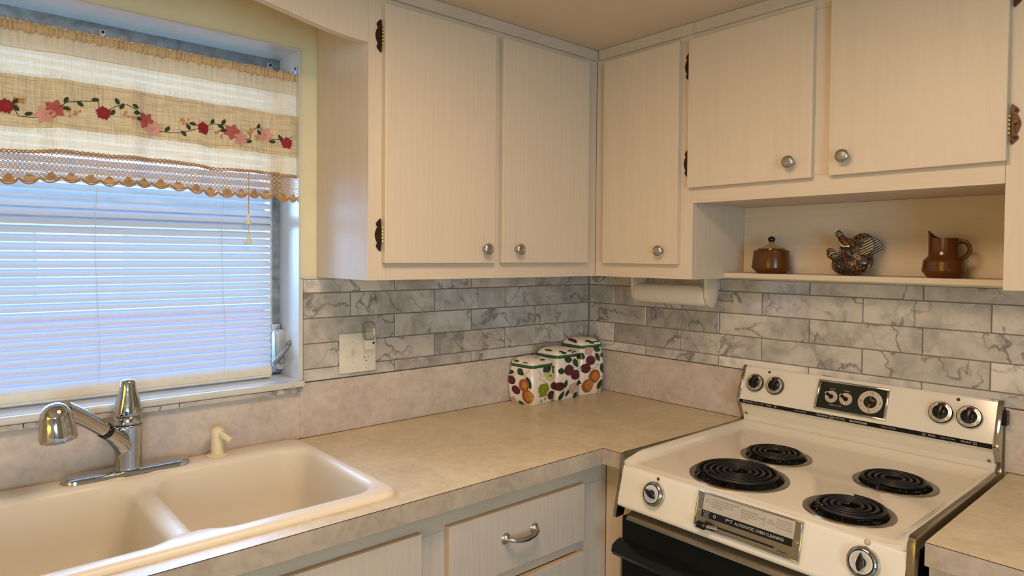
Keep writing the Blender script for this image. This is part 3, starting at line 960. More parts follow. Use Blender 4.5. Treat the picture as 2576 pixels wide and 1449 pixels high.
# right-hand cabinet
ce = thing('wall_cabinet', 'oak wall cabinet at the right picture edge with bronze hinge', 'cabinet', (-.15, -1.8, 1.381))
slab('stile', (g0, -1.4525, 1.381), (g1, -1.535, ZCEIL - .001), M['wood_z'], ce, .0006, 1)
slab('stile', (g0, -1.96, 1.381), (g1, -2.01, ZCEIL - .001), M['wood_z'], ce, .0006, 1)
slab('rail', (g0, -1.5353, 1.381), (g1, -1.9597, 1.44), M['wood_y'], ce, .0006, 1)
slab('rail', (g0, -1.5353, 2.09), (g1, -1.9597, ZCEIL - .001), M['wood_y'], ce, .0006, 1)
slab('side_panel', (-.0005, -1.4525, 1.381), (g0, -1.468, ZCEIL - .001), M['wood_z'], ce, .0006, 1)
slab('side_panel', (-.0005, -1.994, 1.381), (g0, -2.01, ZCEIL - .001), M['wood_z'], ce, .0006, 1)
slab('bottom_panel', (-.0005, -1.468, 1.39), (g0, -1.994, 1.404), M['wood_y'], ce, .0004, 1)
d = slab('door', (g1 - .0005, -1.525, 1.4245), (g1 - .019, -1.97, 2.094), M['wood_z'], ce, .0018, 2)
knob((g1 - .019, -1.93, 1.466), (-1, 0, 0), d)

# ------------------------------------------------------------------ valance board above the sink
vb = thing('valance_board', 'oak valance board with curved lower edge above the window', 'valance', (-1.67, -.29, 2.0))
def zb(x):
    u = (-1.1745 - x)
    L2 = .985
    c = 1 - abs(u - L2 / 2) / (L2 / 2)
    return 1.9885 + .054 * sm(min(1, c * 1.15)) if 0 <= u <= L2 else 1.9885
bx = lin(-1.1745, -2.1595, 40)
pts = [(x, f1 + .019, zb(x)) for x in bx] + [(-2.1595, f1 + .019, ZCEIL - .001), (-1.1745, f1 + .019, ZCEIL - .001)]
bm = bmesh.new(); prism(bm, pts, (0, -.019, 0), 0)
put('board', bm, M['wood_z'], vb)
bm = bmesh.new()
grid(bm, lambda x, y: Vector((x, y, zb(x) - .0006)), bx, [f1 + .0002, f1 + .0188])
put('edge_band', bm, M['wood_z'], vb)

# ------------------------------------------------------------------ worktops
CT = .0445
wt = thing('worktop', 'beige L-shaped laminate worktop around sink and corner', 'worktop', (-1.2, -.3, ZC - CT))
SX0, SX1, SY0, SY1 = -2.085, -1.238, -.573, -.016
bm = bmesh.new()
hole = rrect(SX0 + .012, SX1 - .012, SY0 + .012, SY1 - .012, .04, 6)
outer = [(-2.9, 0.0), (-.0, 0.0), (-.0, -S1 + .0015), (-cB + .001, -S1 + .0015), (-cB + .001, -cA + .001), (-2.9, -cA + .001)]
vo = [bm.verts.new((p[0], p[1], ZC)) for p in outer]; vh = [bm.verts.new((p[0], p[1], ZC)) for p in hole]
es = [bm.edges.new((v[i], v[(i + 1) % len(v)])) for v in (vo, vh) for i in range(len(v))]
bmesh.ops.triangle_fill(bm, use_beauty=True, edges=es)
vh2 = [bm.verts.new((p[0], p[1], ZC - .03)) for p in hole]; bridge(bm, vh, vh2)
bmesh.ops.recalc_face_normals(bm, faces=bm.faces)
put('top_sheet', bm, M['lam'], wt)
slab('edge_strip', (-2.9, -cA + .0012, ZC - CT), (-cB - .0002, -cA - .0006, ZC - .0008), M['lam_edge'], wt, .0003, 1)
slab('edge_strip', (-cB + .0012, -cA + .0, ZC - CT), (-cB - .0006, -S1 + .0018, ZC - .0008), M['lam_edge'], wt, .0003, 1)
seams(M['dark'], wt, ((-2.9, -cA + .0004, ZC - .0009), (-cB - .0002, -cA - .0007, ZC + .0002)), ((-cB + .0004, -cA, ZC - .0009), (-cB - .0007, -S1 + .0018, ZC + .0002)))
put('build_up', B(((-2.9, 0, ZC - .02), (SX0 - .002, -cA + .0015, ZC - .001)), ((SX1 + .002, 0, ZC - .02), (-.0, -cA + .0015, ZC - .001)), ((-cB + .0015, -cA, ZC - .02), (-.0, -S1 + .002, ZC - .001)), ((SX0 - .002, SY0 - .002, ZC - .02), (SX1 + .002, -cA + .0015, ZC - .001)), bev=0), M['lam'], wt)
slab('backsplash', (-2.9, 0, ZC + .0008), (WX0, -.003, 1.076), M['lam_wall'], wt, .0008, 1)
slab('backsplash', (WX0, 0, ZC + .0008), (-1.2275, -.003, 1.0555), M['lam_wall'], wt, .0008, 1)
slab('backsplash', (-1.2273, 0, ZC + .0008), (-.003, -.003, 1.0755), M['lam_wall'], wt, .0008, 1)
slab('backsplash', (0, -.003, ZC + .0008), (-.003, -S1 - .013, 1.0755), M['lam_wall'], wt, .0008, 1)
seams(M['dark'], wt, ((-1.235, -.0028, ZC), (-.003, -.0036, ZC + .0012)), ((-.0028, -.003, ZC), (-.0036, -S1, ZC + .0012)), ((-1.2273, -.001, 1.0756), (-.003, -.0034, 1.0764)), ((-.001, -.003, 1.0756), (-.0034, -S1, 1.0764)))

wt2 = thing('worktop', 'beige laminate worktop section right of the range', 'worktop', (-.3, -1.8, ZC - CT))
YR = -1.4115
slab('top_sheet', (0, YR, ZC - .02), (-cB + .0008, -2.25, ZC), M['lam'], wt2, .0003, 1)
slab('edge_strip', (-cB + .0012, YR, ZC - CT), (-cB - .0006, -2.25, ZC - .0008), M['lam_edge'], wt2, .0003, 1)
seams(M['dark'], wt2, ((-cB + .0004, YR, ZC - .0009), (-cB - .0007, -2.25, ZC + .0002)), ((-.0028, YR, ZC), (-.0036, -2.25, ZC + .0012)), ((-.001, YR, 1.0756), (-.0034, -2.25, 1.0766)))
slab('backsplash', (0, YR + .0102, ZC + .0008), (-.003, -2.25, 1.0755), M['lam_wall'], wt2, .0008, 1)

# ------------------------------------------------------------------ base cabinets
bA = -.585
bc = thing('base_cabinet', 'pickled oak base cabinet with drawers under the window-side worktop', 'cabinet', (-1.7, -.3, 0))
zt = ZC - CT
slab('toe_board', (-2.9, bA + .07, 0), (-.52, bA + .055, .095), M['wood_x'], bc, .0004, 1)
slab('rail', (-2.9, bA + .018, .812), (-.566, bA, zt - .001), M['wood_x'], bc, .0006, 1)
slab('rail', (-2.9, bA + .018, .10), (-.566, bA, .145), M['wood_x'], bc, .0006, 1)
slab('rail', (-1.119, bA + .018, .635), (-.6903, bA, .668), M['wood_x'], bc, .0006, 1)
slab('stile', (-.690, bA + .018, .1453), (-.566, bA, .8117), M['wood_low'], bc, .0006, 1)
slab('stile', (-1.220, bA + .018, .1453), (-1.1195, bA, .8117), M['wood_low'], bc, .0006, 1)
slab('stile', (-2.9, bA + .018, .1453), (-2.2, bA, .8117), M['wood_low'], bc, .0006, 1)
slab('side_panel', (-2.9, -.003, 0), (-2.882, bA + .018, zt - .001), M['wood_low'], bc, .0006, 1)
def pull(xc, z, parent):
    y = bA - .019
    bm = bmesh.new()
    for sx in (-.048, .048):
        lathe(bm, [(.0135, 0), (.014, .0015), (.012, .003), (.0105, .0035), (.0085, .0075), (.0055, .012)], (xc + sx, y, z), (0, -1, 0), 20)
    path = [(-.048, -.008, 0), (-.046, -.017, 0), (-.036, -.024, -.001), (-.02, -.028, -.003), (0, -.0295, -.004), (.02, -.028, -.003), (.036, -.024, -.001), (.046, -.017, 0), (.048, -.008, 0)]
    tube(bm, [(xc + p[0], y + p[1], z + p[2]) for p in path], [.0055, .0055, .0052, .0062, .0072, .0062, .0052, .0055, .0055], 12, flat=(1, .8))
    put('pull', bm, M['nickel'], parent, (xc, y, z), smooth=60)
def drawer(x0, x1, z0, z1, name='drawer'):
    bm = bmesh.new()
    box(bm, (x0, bA - .0005, z0), (x1, bA - .019, z1), .0012, 2)
    bm.faces.ensure_lookup_table()
    for f in bm.faces:
        if f.normal.y > -.5 and f.calc_center_median().y < 0: pass
    for f in bm.faces:
        c = f.calc_center_median()
        if abs(c.y - (bA - .019)) > .002: f.material_index = 1
    return put(name, bm, [M['wood_low'], M['wood_edge']], bc, ((x0 + x1) / 2, bA, (z0 + z1) / 2))
d = drawer(-1.133, -.677, .668, .823); pull(-.915, .752, d)
d = drawer(-1.133, -.677, .45, .634); pull(-.915, .54, d)
d = drawer(-1.133, -.677, .16, .42); pull(-.915, .29, d)
drawer(-1.66, -1.207, .16, .828, 'door')
drawer(-2.14, -1.68, .16, .828, 'door')
bf = thing('base_cabinet', 'narrow oak filler cabinet between corner and black range', 'cabinet', (-.5, -.64, 0))
slab('stile', (-.547, bA - .0005, .10), (-.565, -S1 + .003, zt - .001), M['wood_z'], bf, .0006, 1)
slab('toe_board', (-.5, bA - .0005, 0), (-.515, -S1 + .003, .0995), M['wood_y'], bf, .0004, 1)
br_ = thing('base_cabinet', 'oak base cabinet beneath worktop right of the range', 'cabinet', (-.3, -1.8, 0))
slab('stile', (-.577, -1.4115, .10), (-.595, -1.436, zt - .001), M['wood_z'], br_, .0006, 1)
slab('rail', (-.577, -1.4363, .81), (-.595, -2.25, zt - .001), M['wood_y'], br_, .0006, 1)
slab('side_panel', (0, -1.4115, 0), (-.577, -1.427, zt - .001), M['wood_z'], br_, .0006, 1)
slab('toe_board', (-.52, -1.43, 0), (-.535, -2.25, .0995), M['wood_y'], br_, .0004, 1)
d = slab('door', (-.5955, -1.455, .15), (-.614, -1.85, .80), M['wood_z'], br_, .0015, 2); knob((-.614, -1.50, .72), (-1, 0, 0), d)
d = slab('door', (-.5955, -1.87, .15), (-.614, -2.24, .80), M['wood_z'], br_, .0015, 2); knob((-.614, -2.2, .72), (-1, 0, 0), d)

# ------------------------------------------------------------------ sink
sk = thing('kitchen_sink', 'almond white double bowl porcelain sink under the window', 'sink', (-1.66, -.295, ZC))
ZR = ZC + .012
def lower(bm_verts):
    for v in bm_verts:
        dx = abs(v.co.x + 1.658); 
        if dx < .075 and -.52 < v.co.y < -.09:
            w = sm((.075 - dx) / .05) * sm((v.co.y + .52) / .06) * sm((-.09 - v.co.y) / .06)
            v.co.z -= .022 * w * (1 if v.co.z > ZR - .05 else 0)
bm = bmesh.new()
NE = 26
o1 = rrect(SX0, SX1, SY0, SY1, .045, 8, NE)
def off(p, d, r0, box_): return rrect(box_[0] + d, box_[1] - d, box_[2] + d, box_[3] - d, max(.004, r0 - d), 8, NE)
ob = (SX0, SX1, SY0, SY1)
lo = [loop(bm, off(0, d_, .045, ob), ZC + h) for d_, h in ((0, -.002), (0, .003), (.002, .0075), (.006, .0105), (.012, .012))]
for a, b in zip(lo, lo[1:]): bridge(bm, a, b)
top_loop = lo[-1]
bowls = [(-1.634, -1.272, -.520, -.103), (-2.052, -1.683, -.520, -.103)]
edge_loops = [top_loop]
for bb in bowls:
    fil = .022
    seq = []
    for i in range(6):
        a = PI / 2 * i / 5
        seq.append((fil * math.sin(a) - fil, -fil * (1 - math.cos(a)) * .9))
    wall_ = [(.004, -.06), (.008, -.12), (.012, -.165), (.02, -.18), (.035, -.187), (.06, -.19)]
    prev = None
    for d_, h in seq + wall_:
        pts_ = rrect(bb[0] + d_, bb[1] - d_, bb[2] + d_, bb[3] - d_, max(.012, .062 - d_ * .8), 8, NE)
        l = loop(bm, pts_, ZR + h)
        if prev is None: edge_loops.append(l)
        else: bridge(bm, prev, l)
        prev = l
    bm.faces.new(prev)
es = []
for l in edge_loops:
    for i in range(len(l)):
        e = bm.edges.get((l[i], l[(i + 1) % len(l)])) or bm.edges.new((l[i], l[(i + 1) % len(l)]))
        es.append(e)
bmesh.ops.triangle_fill(bm, use_beauty=True, edges=es)
lower(bm.verts)
put('basin', bm, M['sink'], sk, smooth=50)
for bb in bowls:
    cx, cy = (bb[0] + bb[1]) / 2, (bb[2] + bb[3]) / 2
    bm = bmesh.new(); lathe(bm, [(.045, .0), (.043, .003), (.036, .001), (.034, -.004), (.001, -.004)], (cx, cy, ZR - .1895), (0, 0, 1), 24)
    put('drain', bm, M['chrome'], sk, smooth=40)

# ------------------------------------------------------------------ faucet
fc = thing('kitchen_faucet', 'chrome pull-out kitchen faucet on long oval base plate', 'faucet', (-1.672, -.058, ZR))
FX, FY = -1.672, -.058
bm = bmesh.new()
pl = [rrect(FX - .135 + d_, FX + .135 - d_, FY - .030 + d_, FY + .030 - d_, .030 - d_, 8, 1) for d_ in (0, .001, .006, .012)]
ll = [loop(bm, p, ZR + h) for p, h in zip(pl, (.0003, .007, .0115, .013))]
for a, b in zip(ll, ll[1:]): bridge(bm, a, b)
bm.faces.new(ll[-1]); bm.faces.new(ll[0][::-1])
put('base_plate', bm, M['chrome'], fc, smooth=35)
bm = bmesh.new()
z0 = ZR + .011
lathe(bm, [(.031, 0), (.030, .004), (.0295, .02), (.030, .06), (.0315, .095), (.032, .103), (.030, .105)], (FX, FY, z0), (0, 0, 1), 32)
ang = math.radians(221)
dx, dy = math.cos(ang), math.sin(ang)
def sp(r, z): return (FX + dx * r, FY + dy * r, z)
tube(bm, [sp(-.004, z0 + .006), sp(.000, z0 + .030), sp(.008, z0 + .050), sp(.024, z0 + .070), sp(.046, z0 + .088), sp(.068, z0 + .1035)], [.022, .0235, .0240, .0225, .0190, .0165], 24)
bd = put('body', bm, M['chrome'], fc, smooth=180)
rm = bd.modifiers.new('remesh', 'REMESH'); rm.mode = 'VOXEL'; rm.voxel_size = .0013; rm.use_smooth_shade = True
smd = bd.modifiers.new('smooth', 'SMOOTH'); smd.factor = .5; smd.iterations = 14
bm = bmesh.new(); tube(bm, [sp(.0665, z0 + .1025), sp(.0765, z0 + .1095)], [.0172, .0172], 24); put('seal_ring', bm, M['black'], fc, smooth=40)
bm = bmesh.new(); pp_, rr_ = sp_path([sp(.075, z0 + .1085), sp(.082, z0 + .1135), sp(.115, z0 + .137), sp(.155, z0 + .1635), sp(.190, z0 + .182)], [.0150, .0158, .0162, .0180, .0190]); tube(bm, pp_, rr_, 24); put('spout_wand', bm, M['chrome'], fc, smooth=60)
bm = bmesh.new()
hc = Vector(sp(.207, z0 + .161))
lathe(bm, [(.001, .0385), (.009, .0375), (.0175, .033), (.024, .0255), (.0270, .0165), (.0280, .0145), (.0280, .014), (.0305, -.003), (.0335, -.022), (.0345, -.033), (.033, -.039), (.028, -.040)], hc, (dx * .12, dy * .12, 1), 32)
hd = put('spray_head', bm, M['chrome'], fc, smooth=50)
bm = bmesh.new(); lathe(bm, [(.018, 0), (.017, -.0045), (.001, -.0045)], hc + Vector((0, 0, -.039)), (dx * .12, dy * .12, 1), 24); put('nozzle', bm, M['nickel'], hd)
bm = bmesh.new()
lathe(bm, [(.0300, 0), (.0308, .003), (.0308, .017), (.0295, .0185)], (FX, FY, z0 + .106), (0, 0, 1), 32)
put('collar', bm, M['chrome'], fc, smooth=50)
bm = bmesh.new()
lathe(bm, [(.0298, 0), (.0312, .003), (.0308, .010), (.026, .030), (.0215, .046), (.0175, .064), (.0160, .078), (.0135, .0825), (.006, .0845), (.0005, .085)], (FX, FY, z0 + .1255), (0, 0, 1), 32)
hn = put('handle', bm, M['chrome'], fc, smooth=50)
bm = bmesh.new(); lathe(bm, [(.0045, 0), (.0045, .001), (.001, .0014)], (FX - .0085, FY - .0283, z0 + .1345), (-.3, -.95, .12), 14)
put('temperature_dot', bm, M['blue'], hn, label='dark blue dot')

# soap dispenser
sd = thing('soap_dispenser', 'small almond plastic soap dispenser pump on sink ledge', 'soap dispenser', (-1.468, -.052, ZR))
bm = bmesh.new(); lathe(bm, [(.027, .0003), (.0272, .002), (.024, .0042), (.014, .005)], (-1.468, -.052, ZR), (0, 0, 1), 28); put('flange', bm, M['ivory'], sd, smooth=40)
bm = bmesh.new(); lathe(bm, [(.0165, .0045), (.0165, .046), (.0162, .050), (.0175, .0505), (.0175, .058), (.0145, .067), (.008, .0725), (.0005, .074)], (-1.468, -.052, ZR), (0, 0, 1), 28); put('pump_body', bm, M['ivory'], sd, smooth=45)
bm = bmesh.new(); tube(bm, [(-1.468, -.058, ZR + .060), (-1.459, -.078, ZR + .052), (-1.449, -.094, ZR + .042)], [.0085, .008, .0075], 16); put('nozzle', bm, M['ivory'], sd, smooth=50)

# ------------------------------------------------------------------ wall plate + night light
wp = thing('wall_plate', 'white double wall plate with light switch and outlet on marble', 'switch plate', (-1.045, -.004, 1.148))
bm = bmesh.new()
X0, X1, Zb, Zt = -1.106, -.984, 1.0885, 1.2085
box(bm, (X0, -.0012, Zb), (X1, -.0075, Zt), .003, 3)
put('plate', bm, M['plate'], wp, smooth=40)
sw_ = put('switch_surround', B(((-1.0695, -.0070, 1.1365), (-1.0585, -.0083, 1.1625)), bev=.0006), M['ivory'], wp)
bm = bmesh.new(); prism(bm, [(-1.0675, -.008, 1.139), (-1.0675, -.017, 1.155), (-1.0675, -.0165, 1.159), (-1.0675, -.008, 1.160)], (.007, 0, 0)); put('toggle', bm, M['ivory'], sw_)
rc = put('receptacle', B(((-1.0345, -.0070, 1.1125), (-1.0015, -.0090, 1.1765)), bev=.001), M['plate'], wp)
bm = B(((-1.0255, -.0088, 1.1295), (-1.0235, -.0093, 1.1375)), ((-1.0135, -.0088, 1.1305), (-1.0115, -.0093, 1.1375)), bev=0)
lathe(bm, [(.0022, 0), (.0022, .0004)], (-1.0185, -.0089, 1.1225), (0, -1, 0), 10)
put('slots', bm, M['black'], rc)
put('test_buttons', B(((-1.024, -.0088, 1.1432), (-1.012, -.0097, 1.1462)), ((-1.024, -.0088, 1.149), (-1.012, -.0097, 1.152))), M['plate'], rc)
for x, z in ((-1.064, 1.183), (-1.064, 1.119), (-1.018, 1.101)):
    bm = bmesh.new(); lathe(bm, [(.0028, 0), (.0026, .0008), (.001, .0011)], (x, -.0075, z), (0, -1, 0), 12)
    box(bm, (x - .0022, -.0084, z - .0003), (x + .0022, -.0089, z + .0003), 0, 1, 1)
    put('screw', bm, [M['plate'], M['black_ink']], wp)
nl = thing('night_light', 'small plug-in night light with clear ribbed shade', 'night light', (-1.012, -.02, 1.17))
put('plug_body', B(((-1.031, -.0092, 1.158), (-.999, -.030, 1.187)), bev=.003, seg=2), M['plate'], nl, smooth=40)
bm = bmesh.new(); lathe(bm, [(.0035, 0), (.0035, .0012), (.0015, .0016)], (-1.006, -.030, 1.178), (0, -1, 0), 14); put('sensor', bm, M['black'], nl)
bm = bmesh.new()
prof = [(-1.0335, 1.187)] + [(-1.0335 + .0 + .0005 * (i % 2), 1.187 + i * .0022) for i in range(1, 18)] 
pts = rrect(-1.0335, -.9975, 1.187, 1.243, .013, 6)
prism(bm, [(p[0], -.012, p[1]) for p in pts], (0, -.020, 0), 0, .006)
put('shade', bm, M['lens'], nl, smooth=50)
bm = bmesh.new()
for i in range(12):
    z = 1.191 + i * .0028
    tube(bm, [(-1.032, -.0325, z), (-1.0155, -.0335, z), (-.999, -.0325, z)], .0005, 5)
put('shade_rib', bm, M['plate'], nl, kind='stuff')

# ------------------------------------------------------------------ paper towel holder
ph = thing('paper_towel_holder', 'cream wooden paper towel holder under the corner cabinet', 'paper towel holder', (-.137, -.50, ZU))
def cheek(y0, y1):
    bm = bmesh.new()
    w, xc = .034, -.137
    pts = [(xc - w, ZU - .0005), (xc + w, ZU - .0005)]
    for i in range(13):
        a = -PI * i / 12
        pts.append((xc + w * math.cos(a), ZU - .046 + .048 * math.sin(a)))
    prism(bm, [(p[0], y0, p[1]) for p in pts], (0, y1 - y0, 0), 0, .002)
    put('cheek', bm, M['wood_z'], ph, (xc, (y0 + y1) / 2, ZU), smooth=40)
cheek(-.350, -.360); cheek(-.6425, -.6535)
bm = bmesh.new(); tube(bm, [(-.137, -.360, ZU - .060), (-.137, -.6425, ZU - .060)], .009, 12); put('dowel', bm, M['wood_edge'], ph, smooth=50)
pr_ = thing('paper_towel_roll', 'cream paper roll on the holder below the corner cabinet', 'paper towel', (-.137, -.50, ZU - .094))
bm = bmesh.new()
lathe(bm, [(.0105, 0), (.0325, 0), (.033, .0015), (.033, .2775), (.0325, .279), (.0105, .279), (.0105, 0)], (-.137, -.3615, ZU - .058), (0, -1, 0), 36, caps=False)
put('roll', bm, M['paper'], pr_, smooth=40)

# ------------------------------------------------------------------ canisters
def canister(name_label, cx, cy, hw, bulge, zb_, rot, art):
    """square barrel canister: body to zb_, lid above"""
    t = thing('canister', name_label, 'canister', (cx, cy, ZC), 'fruit canisters in the corner')
    H = zb_ - ZC
    Rm = Matrix.Translation((cx, cy, ZC)) @ Matrix.Rotation(rot, 4, 'Z')
    def wz(h):
        u = h / H
        return hw + bulge * math.sin(PI * min(1, max(0, u * .96 + .02))) ** .8
    def ring(w, r): return rrect(-w, w, -w, w, r, 6, 4)
    bm = bmesh.new()
    prev = None
    ls = []
    for h in [0, .002] + lin(.006, H - .004, 14) + [H]:
        w = wz(h) if h > .003 else hw - .002 + h
        ls.append([bm.verts.new(Rm @ Vector((p[0], p[1], h))) for p in ring(w, hw * .28)])
    for a, b in zip(ls, ls[1:]): bridge(bm, a, b)
    bm.faces.new(ls[0][::-1]); bm.faces.new(ls[-1])
    put('body', bm, M['ceramic'], t, smooth=60)
    # green bands
    def band(h0, h1, w, nm='band'):
        bm = bmesh.new()
        l = [[bm.verts.new(Rm @ Vector((p[0], p[1], h))) for p in ring(ww, hw * .28)] for h, ww in ((h0, w - .0006), (h0 + .001, w), (h1 - .001, w), (h1, w - .0006))]
        for a, b in zip(l, l[1:]): bridge(bm, a, b)
        bm.faces.new(l[0][::-1]); bm.faces.new(l[-1])
        put(nm, bm, M['green'], t, smooth=40)
    wl_ = wz(H) + .001
    band(H - .007, H + .0005, wl_ + .0006)
    band(H + .0014, H + .005, wl_ + .0012)
    bm = bmesh.new()
    ls = []
    lidh = .028 * hw / .05
    lp = [(0.0005, wl_ - .001), (.004, wl_ + .0005), (lidh * .35, wl_ - .001), (lidh * .6, wl_ * .90), (lidh * .82, wl_ * .72), (lidh * .95, wl_ * .45), (lidh, wl_ * .15)]
    for h, w in lp:
        ls.append([bm.verts.new(Rm @ Vector((p[0], p[1], H + h))) for p in ring(w, w * .42 if h > lidh * .5 else hw * .3)])
    for a, b in zip(ls, ls[1:]): bridge(bm, a, b)
    bm.faces.new(ls[0][::-1]); bm.faces.new(ls[-1])
    ld = put('lid', bm, M['ceramic'], t, smooth=60)
    # painted decoration wraps the surface: face 0 = -x side, 1 = -y side; (u, v) in half widths / height fraction
    def surf(face, u, v, o=.0007):
        h = v * H
        w = wz(h) + o
        r = hw * .28
        a = u * w
        flat = w - r
        d = w
        if abs(a) > flat:
            k = abs(a) - flat
            th = k / r
            if th <= PI / 2:
                d = w - r * (1 - math.cos(th))
                a = math.copysign(flat + r * math.sin(th), a)
            else:
                d = flat - (k - r * PI / 2)
                a = math.copysign(w, a)
        # face 0 (-x): u=+1 is toward -y (front corner). face 1 (-y): u=-1 is toward -x (front corner)
        p = Vector((-d, -a, h)) if face == 0 else Vector((a, -d, h))
        return Rm @ p
    def lidsurf(face, u, v):
        k = v
        hs = [(0.004, wl_ + .0005), (lidh * .35, wl_ - .001), (lidh * .6, wl_ * .90), (lidh * .82, wl_ * .72), (lidh * .95, wl_ * .45)]
        q = min(len(hs) - 1.001, k * (len(hs) - 1)); i = int(q); f = q - i
        h = hs[i][0] * (1 - f) + hs[i + 1][0] * f; w = hs[i][1] * (1 - f) + hs[i + 1][1] * f
        h += .0006; w += .0004
        a = max(-.8, min(.8, u)) * w
        return Rm @ (Vector((-w, -a, H + h)) if face == 0 else Vector((a, -w, H + h)))
    mats = [M[k] for k in ('leaf', 'plum', 'orange', 'amber', 'lime', 'pear', 'blossom', 'stem')]
    ix = dict(leaf=0, plum=1, orange=2, amber=3, lime=4, pear=5, blossom=6, stem=7)
    # u,v are converted with aspect so that shapes keep their form
    asp = hw / H
    cnt = [0]
    def blob(bm, sf, face, cu, cv, ru, rv, ang, mi, shape='ell', n=14):
        cnt[0] += 1
        o = .0006 + .00012 * (cnt[0] % 12)
        ca, sa = math.cos(ang), math.sin(ang)
        n = max(n, 20)
        rings = []
        for q in (1.0, .66, .33):
            row = []
            for i in range(n):
                t_ = 2 * PI * i / n
                x_, y_ = math.cos(t_), math.sin(t_)
                if shape == 'leaf':
                    x_ = 1 - 4 * abs((i / n) % 1 - .5) if True else x_
                    y_ = (1 if i < n / 2 else -1) * .95 * (1 - x_ * x_) ** .9 * (1 - .22 * x_)
                x_, y_ = x_ * ru * q, y_ * rv * q
                u_, v_ = cu + x_ * ca - y_ * sa, cv + (x_ * sa + y_ * ca) * asp
                row.append(bm.verts.new(sf(face, u_, v_) if sf is lidsurf else sf(face, u_, v_, o)))
            rings.append(row)
        c = bm.verts.new(sf(face, cu, cv) if sf is lidsurf else sf(face, cu, cv, o))
        for r0, r1 in zip(rings, rings[1:]):
            for i in range(n):
                f = bm.faces.new((r0[i], r0[(i + 1) % n], r1[(i + 1) % n], r1[i])); f.material_index = mi
        for i in range(n):
            f = bm.faces.new((c, rings[-1][i], rings[-1][(i + 1) % n])); f.material_index = mi
    def line(bm, face, pts, r=.0006):
        q = []
        for a, b in zip(pts, pts[1:]):
            for i in range(5): q.append((a[0] + (b[0] - a[0]) * i / 5, a[1] + (b[1] - a[1]) * i / 5))
        q.append(pts[-1])
        tube(bm, [surf(face, u, v, .0004) for u, v in q], r, 4, ix['stem'])
    bm = bmesh.new()
    for it in art:
        k = it[0]
        if k == 'line': line(bm, it[1], it[2]); continue
        face, u, v, ru, rv, a = it[1:7]
        if k == 'leaf':
            blob(bm, surf, face, u, v, ru, rv, a, 0, 'leaf', 16)
        elif k == 'plum':
            blob(bm, surf, face, u, v, ru, rv, a, 1)
        elif k == 'orange':
            blob(bm, surf, face, u, v, ru, rv, a, 2)
            blob(bm, surf, face, u + ru * .15, v, ru * .55, rv * .6, a, 3)
        elif k == 'half':
            blob(bm, surf, face, u, v, ru, rv, a, 2)
            blob(bm, surf, face, u + .10 * ru / .3, v + .01, ru * .74, rv * .74, a, 3)
            for j in range(10):
                t_ = j * 2 * PI / 10
                uu, vv = u + .10 * ru / .3 + .6 * ru * math.cos(t_), v + .01 + .6 * rv * math.sin(t_) * asp
                tube(bm, [surf(face, u + .10 * ru / .3 + .12 * ru * math.cos(t_), v + .01 + .12 * rv * math.sin(t_) * asp, .0024), surf(face, uu, vv, .0024)], .0005, 4, 6 if j % 2 else 2)
        elif k == 'grapes':
            for r_, nn in enumerate((3, 4, 4, 3, 3)):
                for j in range(nn):
                    blob(bm, surf, face, u + (j - (nn - 1) / 2) * ru * .5, v - r_ * .062, ru * .31, rv * .31, 0, 4, n=10)
            blob(bm, surf, face, u - .12, v - .40, .13, .09, 1.4, 4, 'leaf'); blob(bm, surf, face, u + .2, v - .36, .12, .08, 1.1, 4, 'leaf')
        elif k == 'pear':
            blob(bm, surf, face, u + .12, v - .04, ru, rv, a, 5); blob(bm, surf, face, u - .22, v + .02, ru * .6, rv * .45, a - .5, 5)
            blob(bm, surf, face, u + .12, v - .02, ru * .22, rv * .25, a, 0, 'leaf')
        elif k == 'blossom':
            for j in range(5): blob(bm, surf, face, u + ru * .5 * math.cos(j * 1.257), v + ru * .5 * asp * math.sin(j * 1.257), ru * .48, rv * .48, j, 6, n=10)
            blob(bm, surf, face, u, v, ru * .14, rv * .14, 0, 5, n=8)
        elif k == 'lidleaf':
            blob(bm, lidsurf, face, u, v, ru, rv / asp * .9, a, 0, 'leaf', 16)
        elif k == 'lidplum':
            blob(bm, lidsurf, face, u, v, ru, rv / asp, a, 1)
        elif k == 'lidblossom':
            blob(bm, lidsurf, face, u, v, ru, rv / asp, a, 6)
    put('painted_fruit', bm, mats, t, kind='stuff', smooth=70)
    return t

artS = [('leaf', 0, -.72, .80, .27, .16, .1), ('leaf', 0, .05, .84, .33, .22, -.5), ('leaf', 0, .70, .60, .42, .20, -1.15), ('plum', 0, -.62, .60, .28, .34, 1.3), ('plum', 0, -.25, .36, .28, .34, 1.3),
        ('orange', 0, .36, .52, .38, .42, 0), ('half', 0, .62, .24, .42, .48, .3), ('line', 0, [(-.6, .7), (-.1, .82), (.1, .78)]), ('line', 0, [(.35, .7), (.5, .82), (.75, .92)]), ('blossom', 0, -.55, .06, .3, .25, 0), ('leaf', 0, .1, .03, .28, .14, -.4),
        ('leaf', 1, .12, .90, .26, .17, 1.1), ('leaf', 1, .42, .90, .36, .2, .5), ('leaf', 1, .88, .84, .22, .2, 1.3), ('pear', 1, .38, .74, .40, .28, -.2), ('line', 1, [(-.45, .88), (-.35, .82), (-.1, .72)]),
        ('line', 1, [(-.45, .74), (-.3, .65), (.0, .62), (.1, .52)]), ('grapes', 1, -.08, .50, .42, .42, 0), ('plum', 1, .82, .44, .26, .34, 1.2), ('plum', 1, .62, .2, .28, .34, 1.0), ('line', 1, [(.7, .1), (.85, .15), (.98, .2)]),
        ('lidleaf', 0, -.45, .35, .28, .18, .2), ('lidleaf', 0, .35, .3, .18, .12, 1.3), ('lidleaf', 1, .1, .55, .3, .1, -.4), ('lidblossom', 1, -.2, .95, .5, .12, 0)]
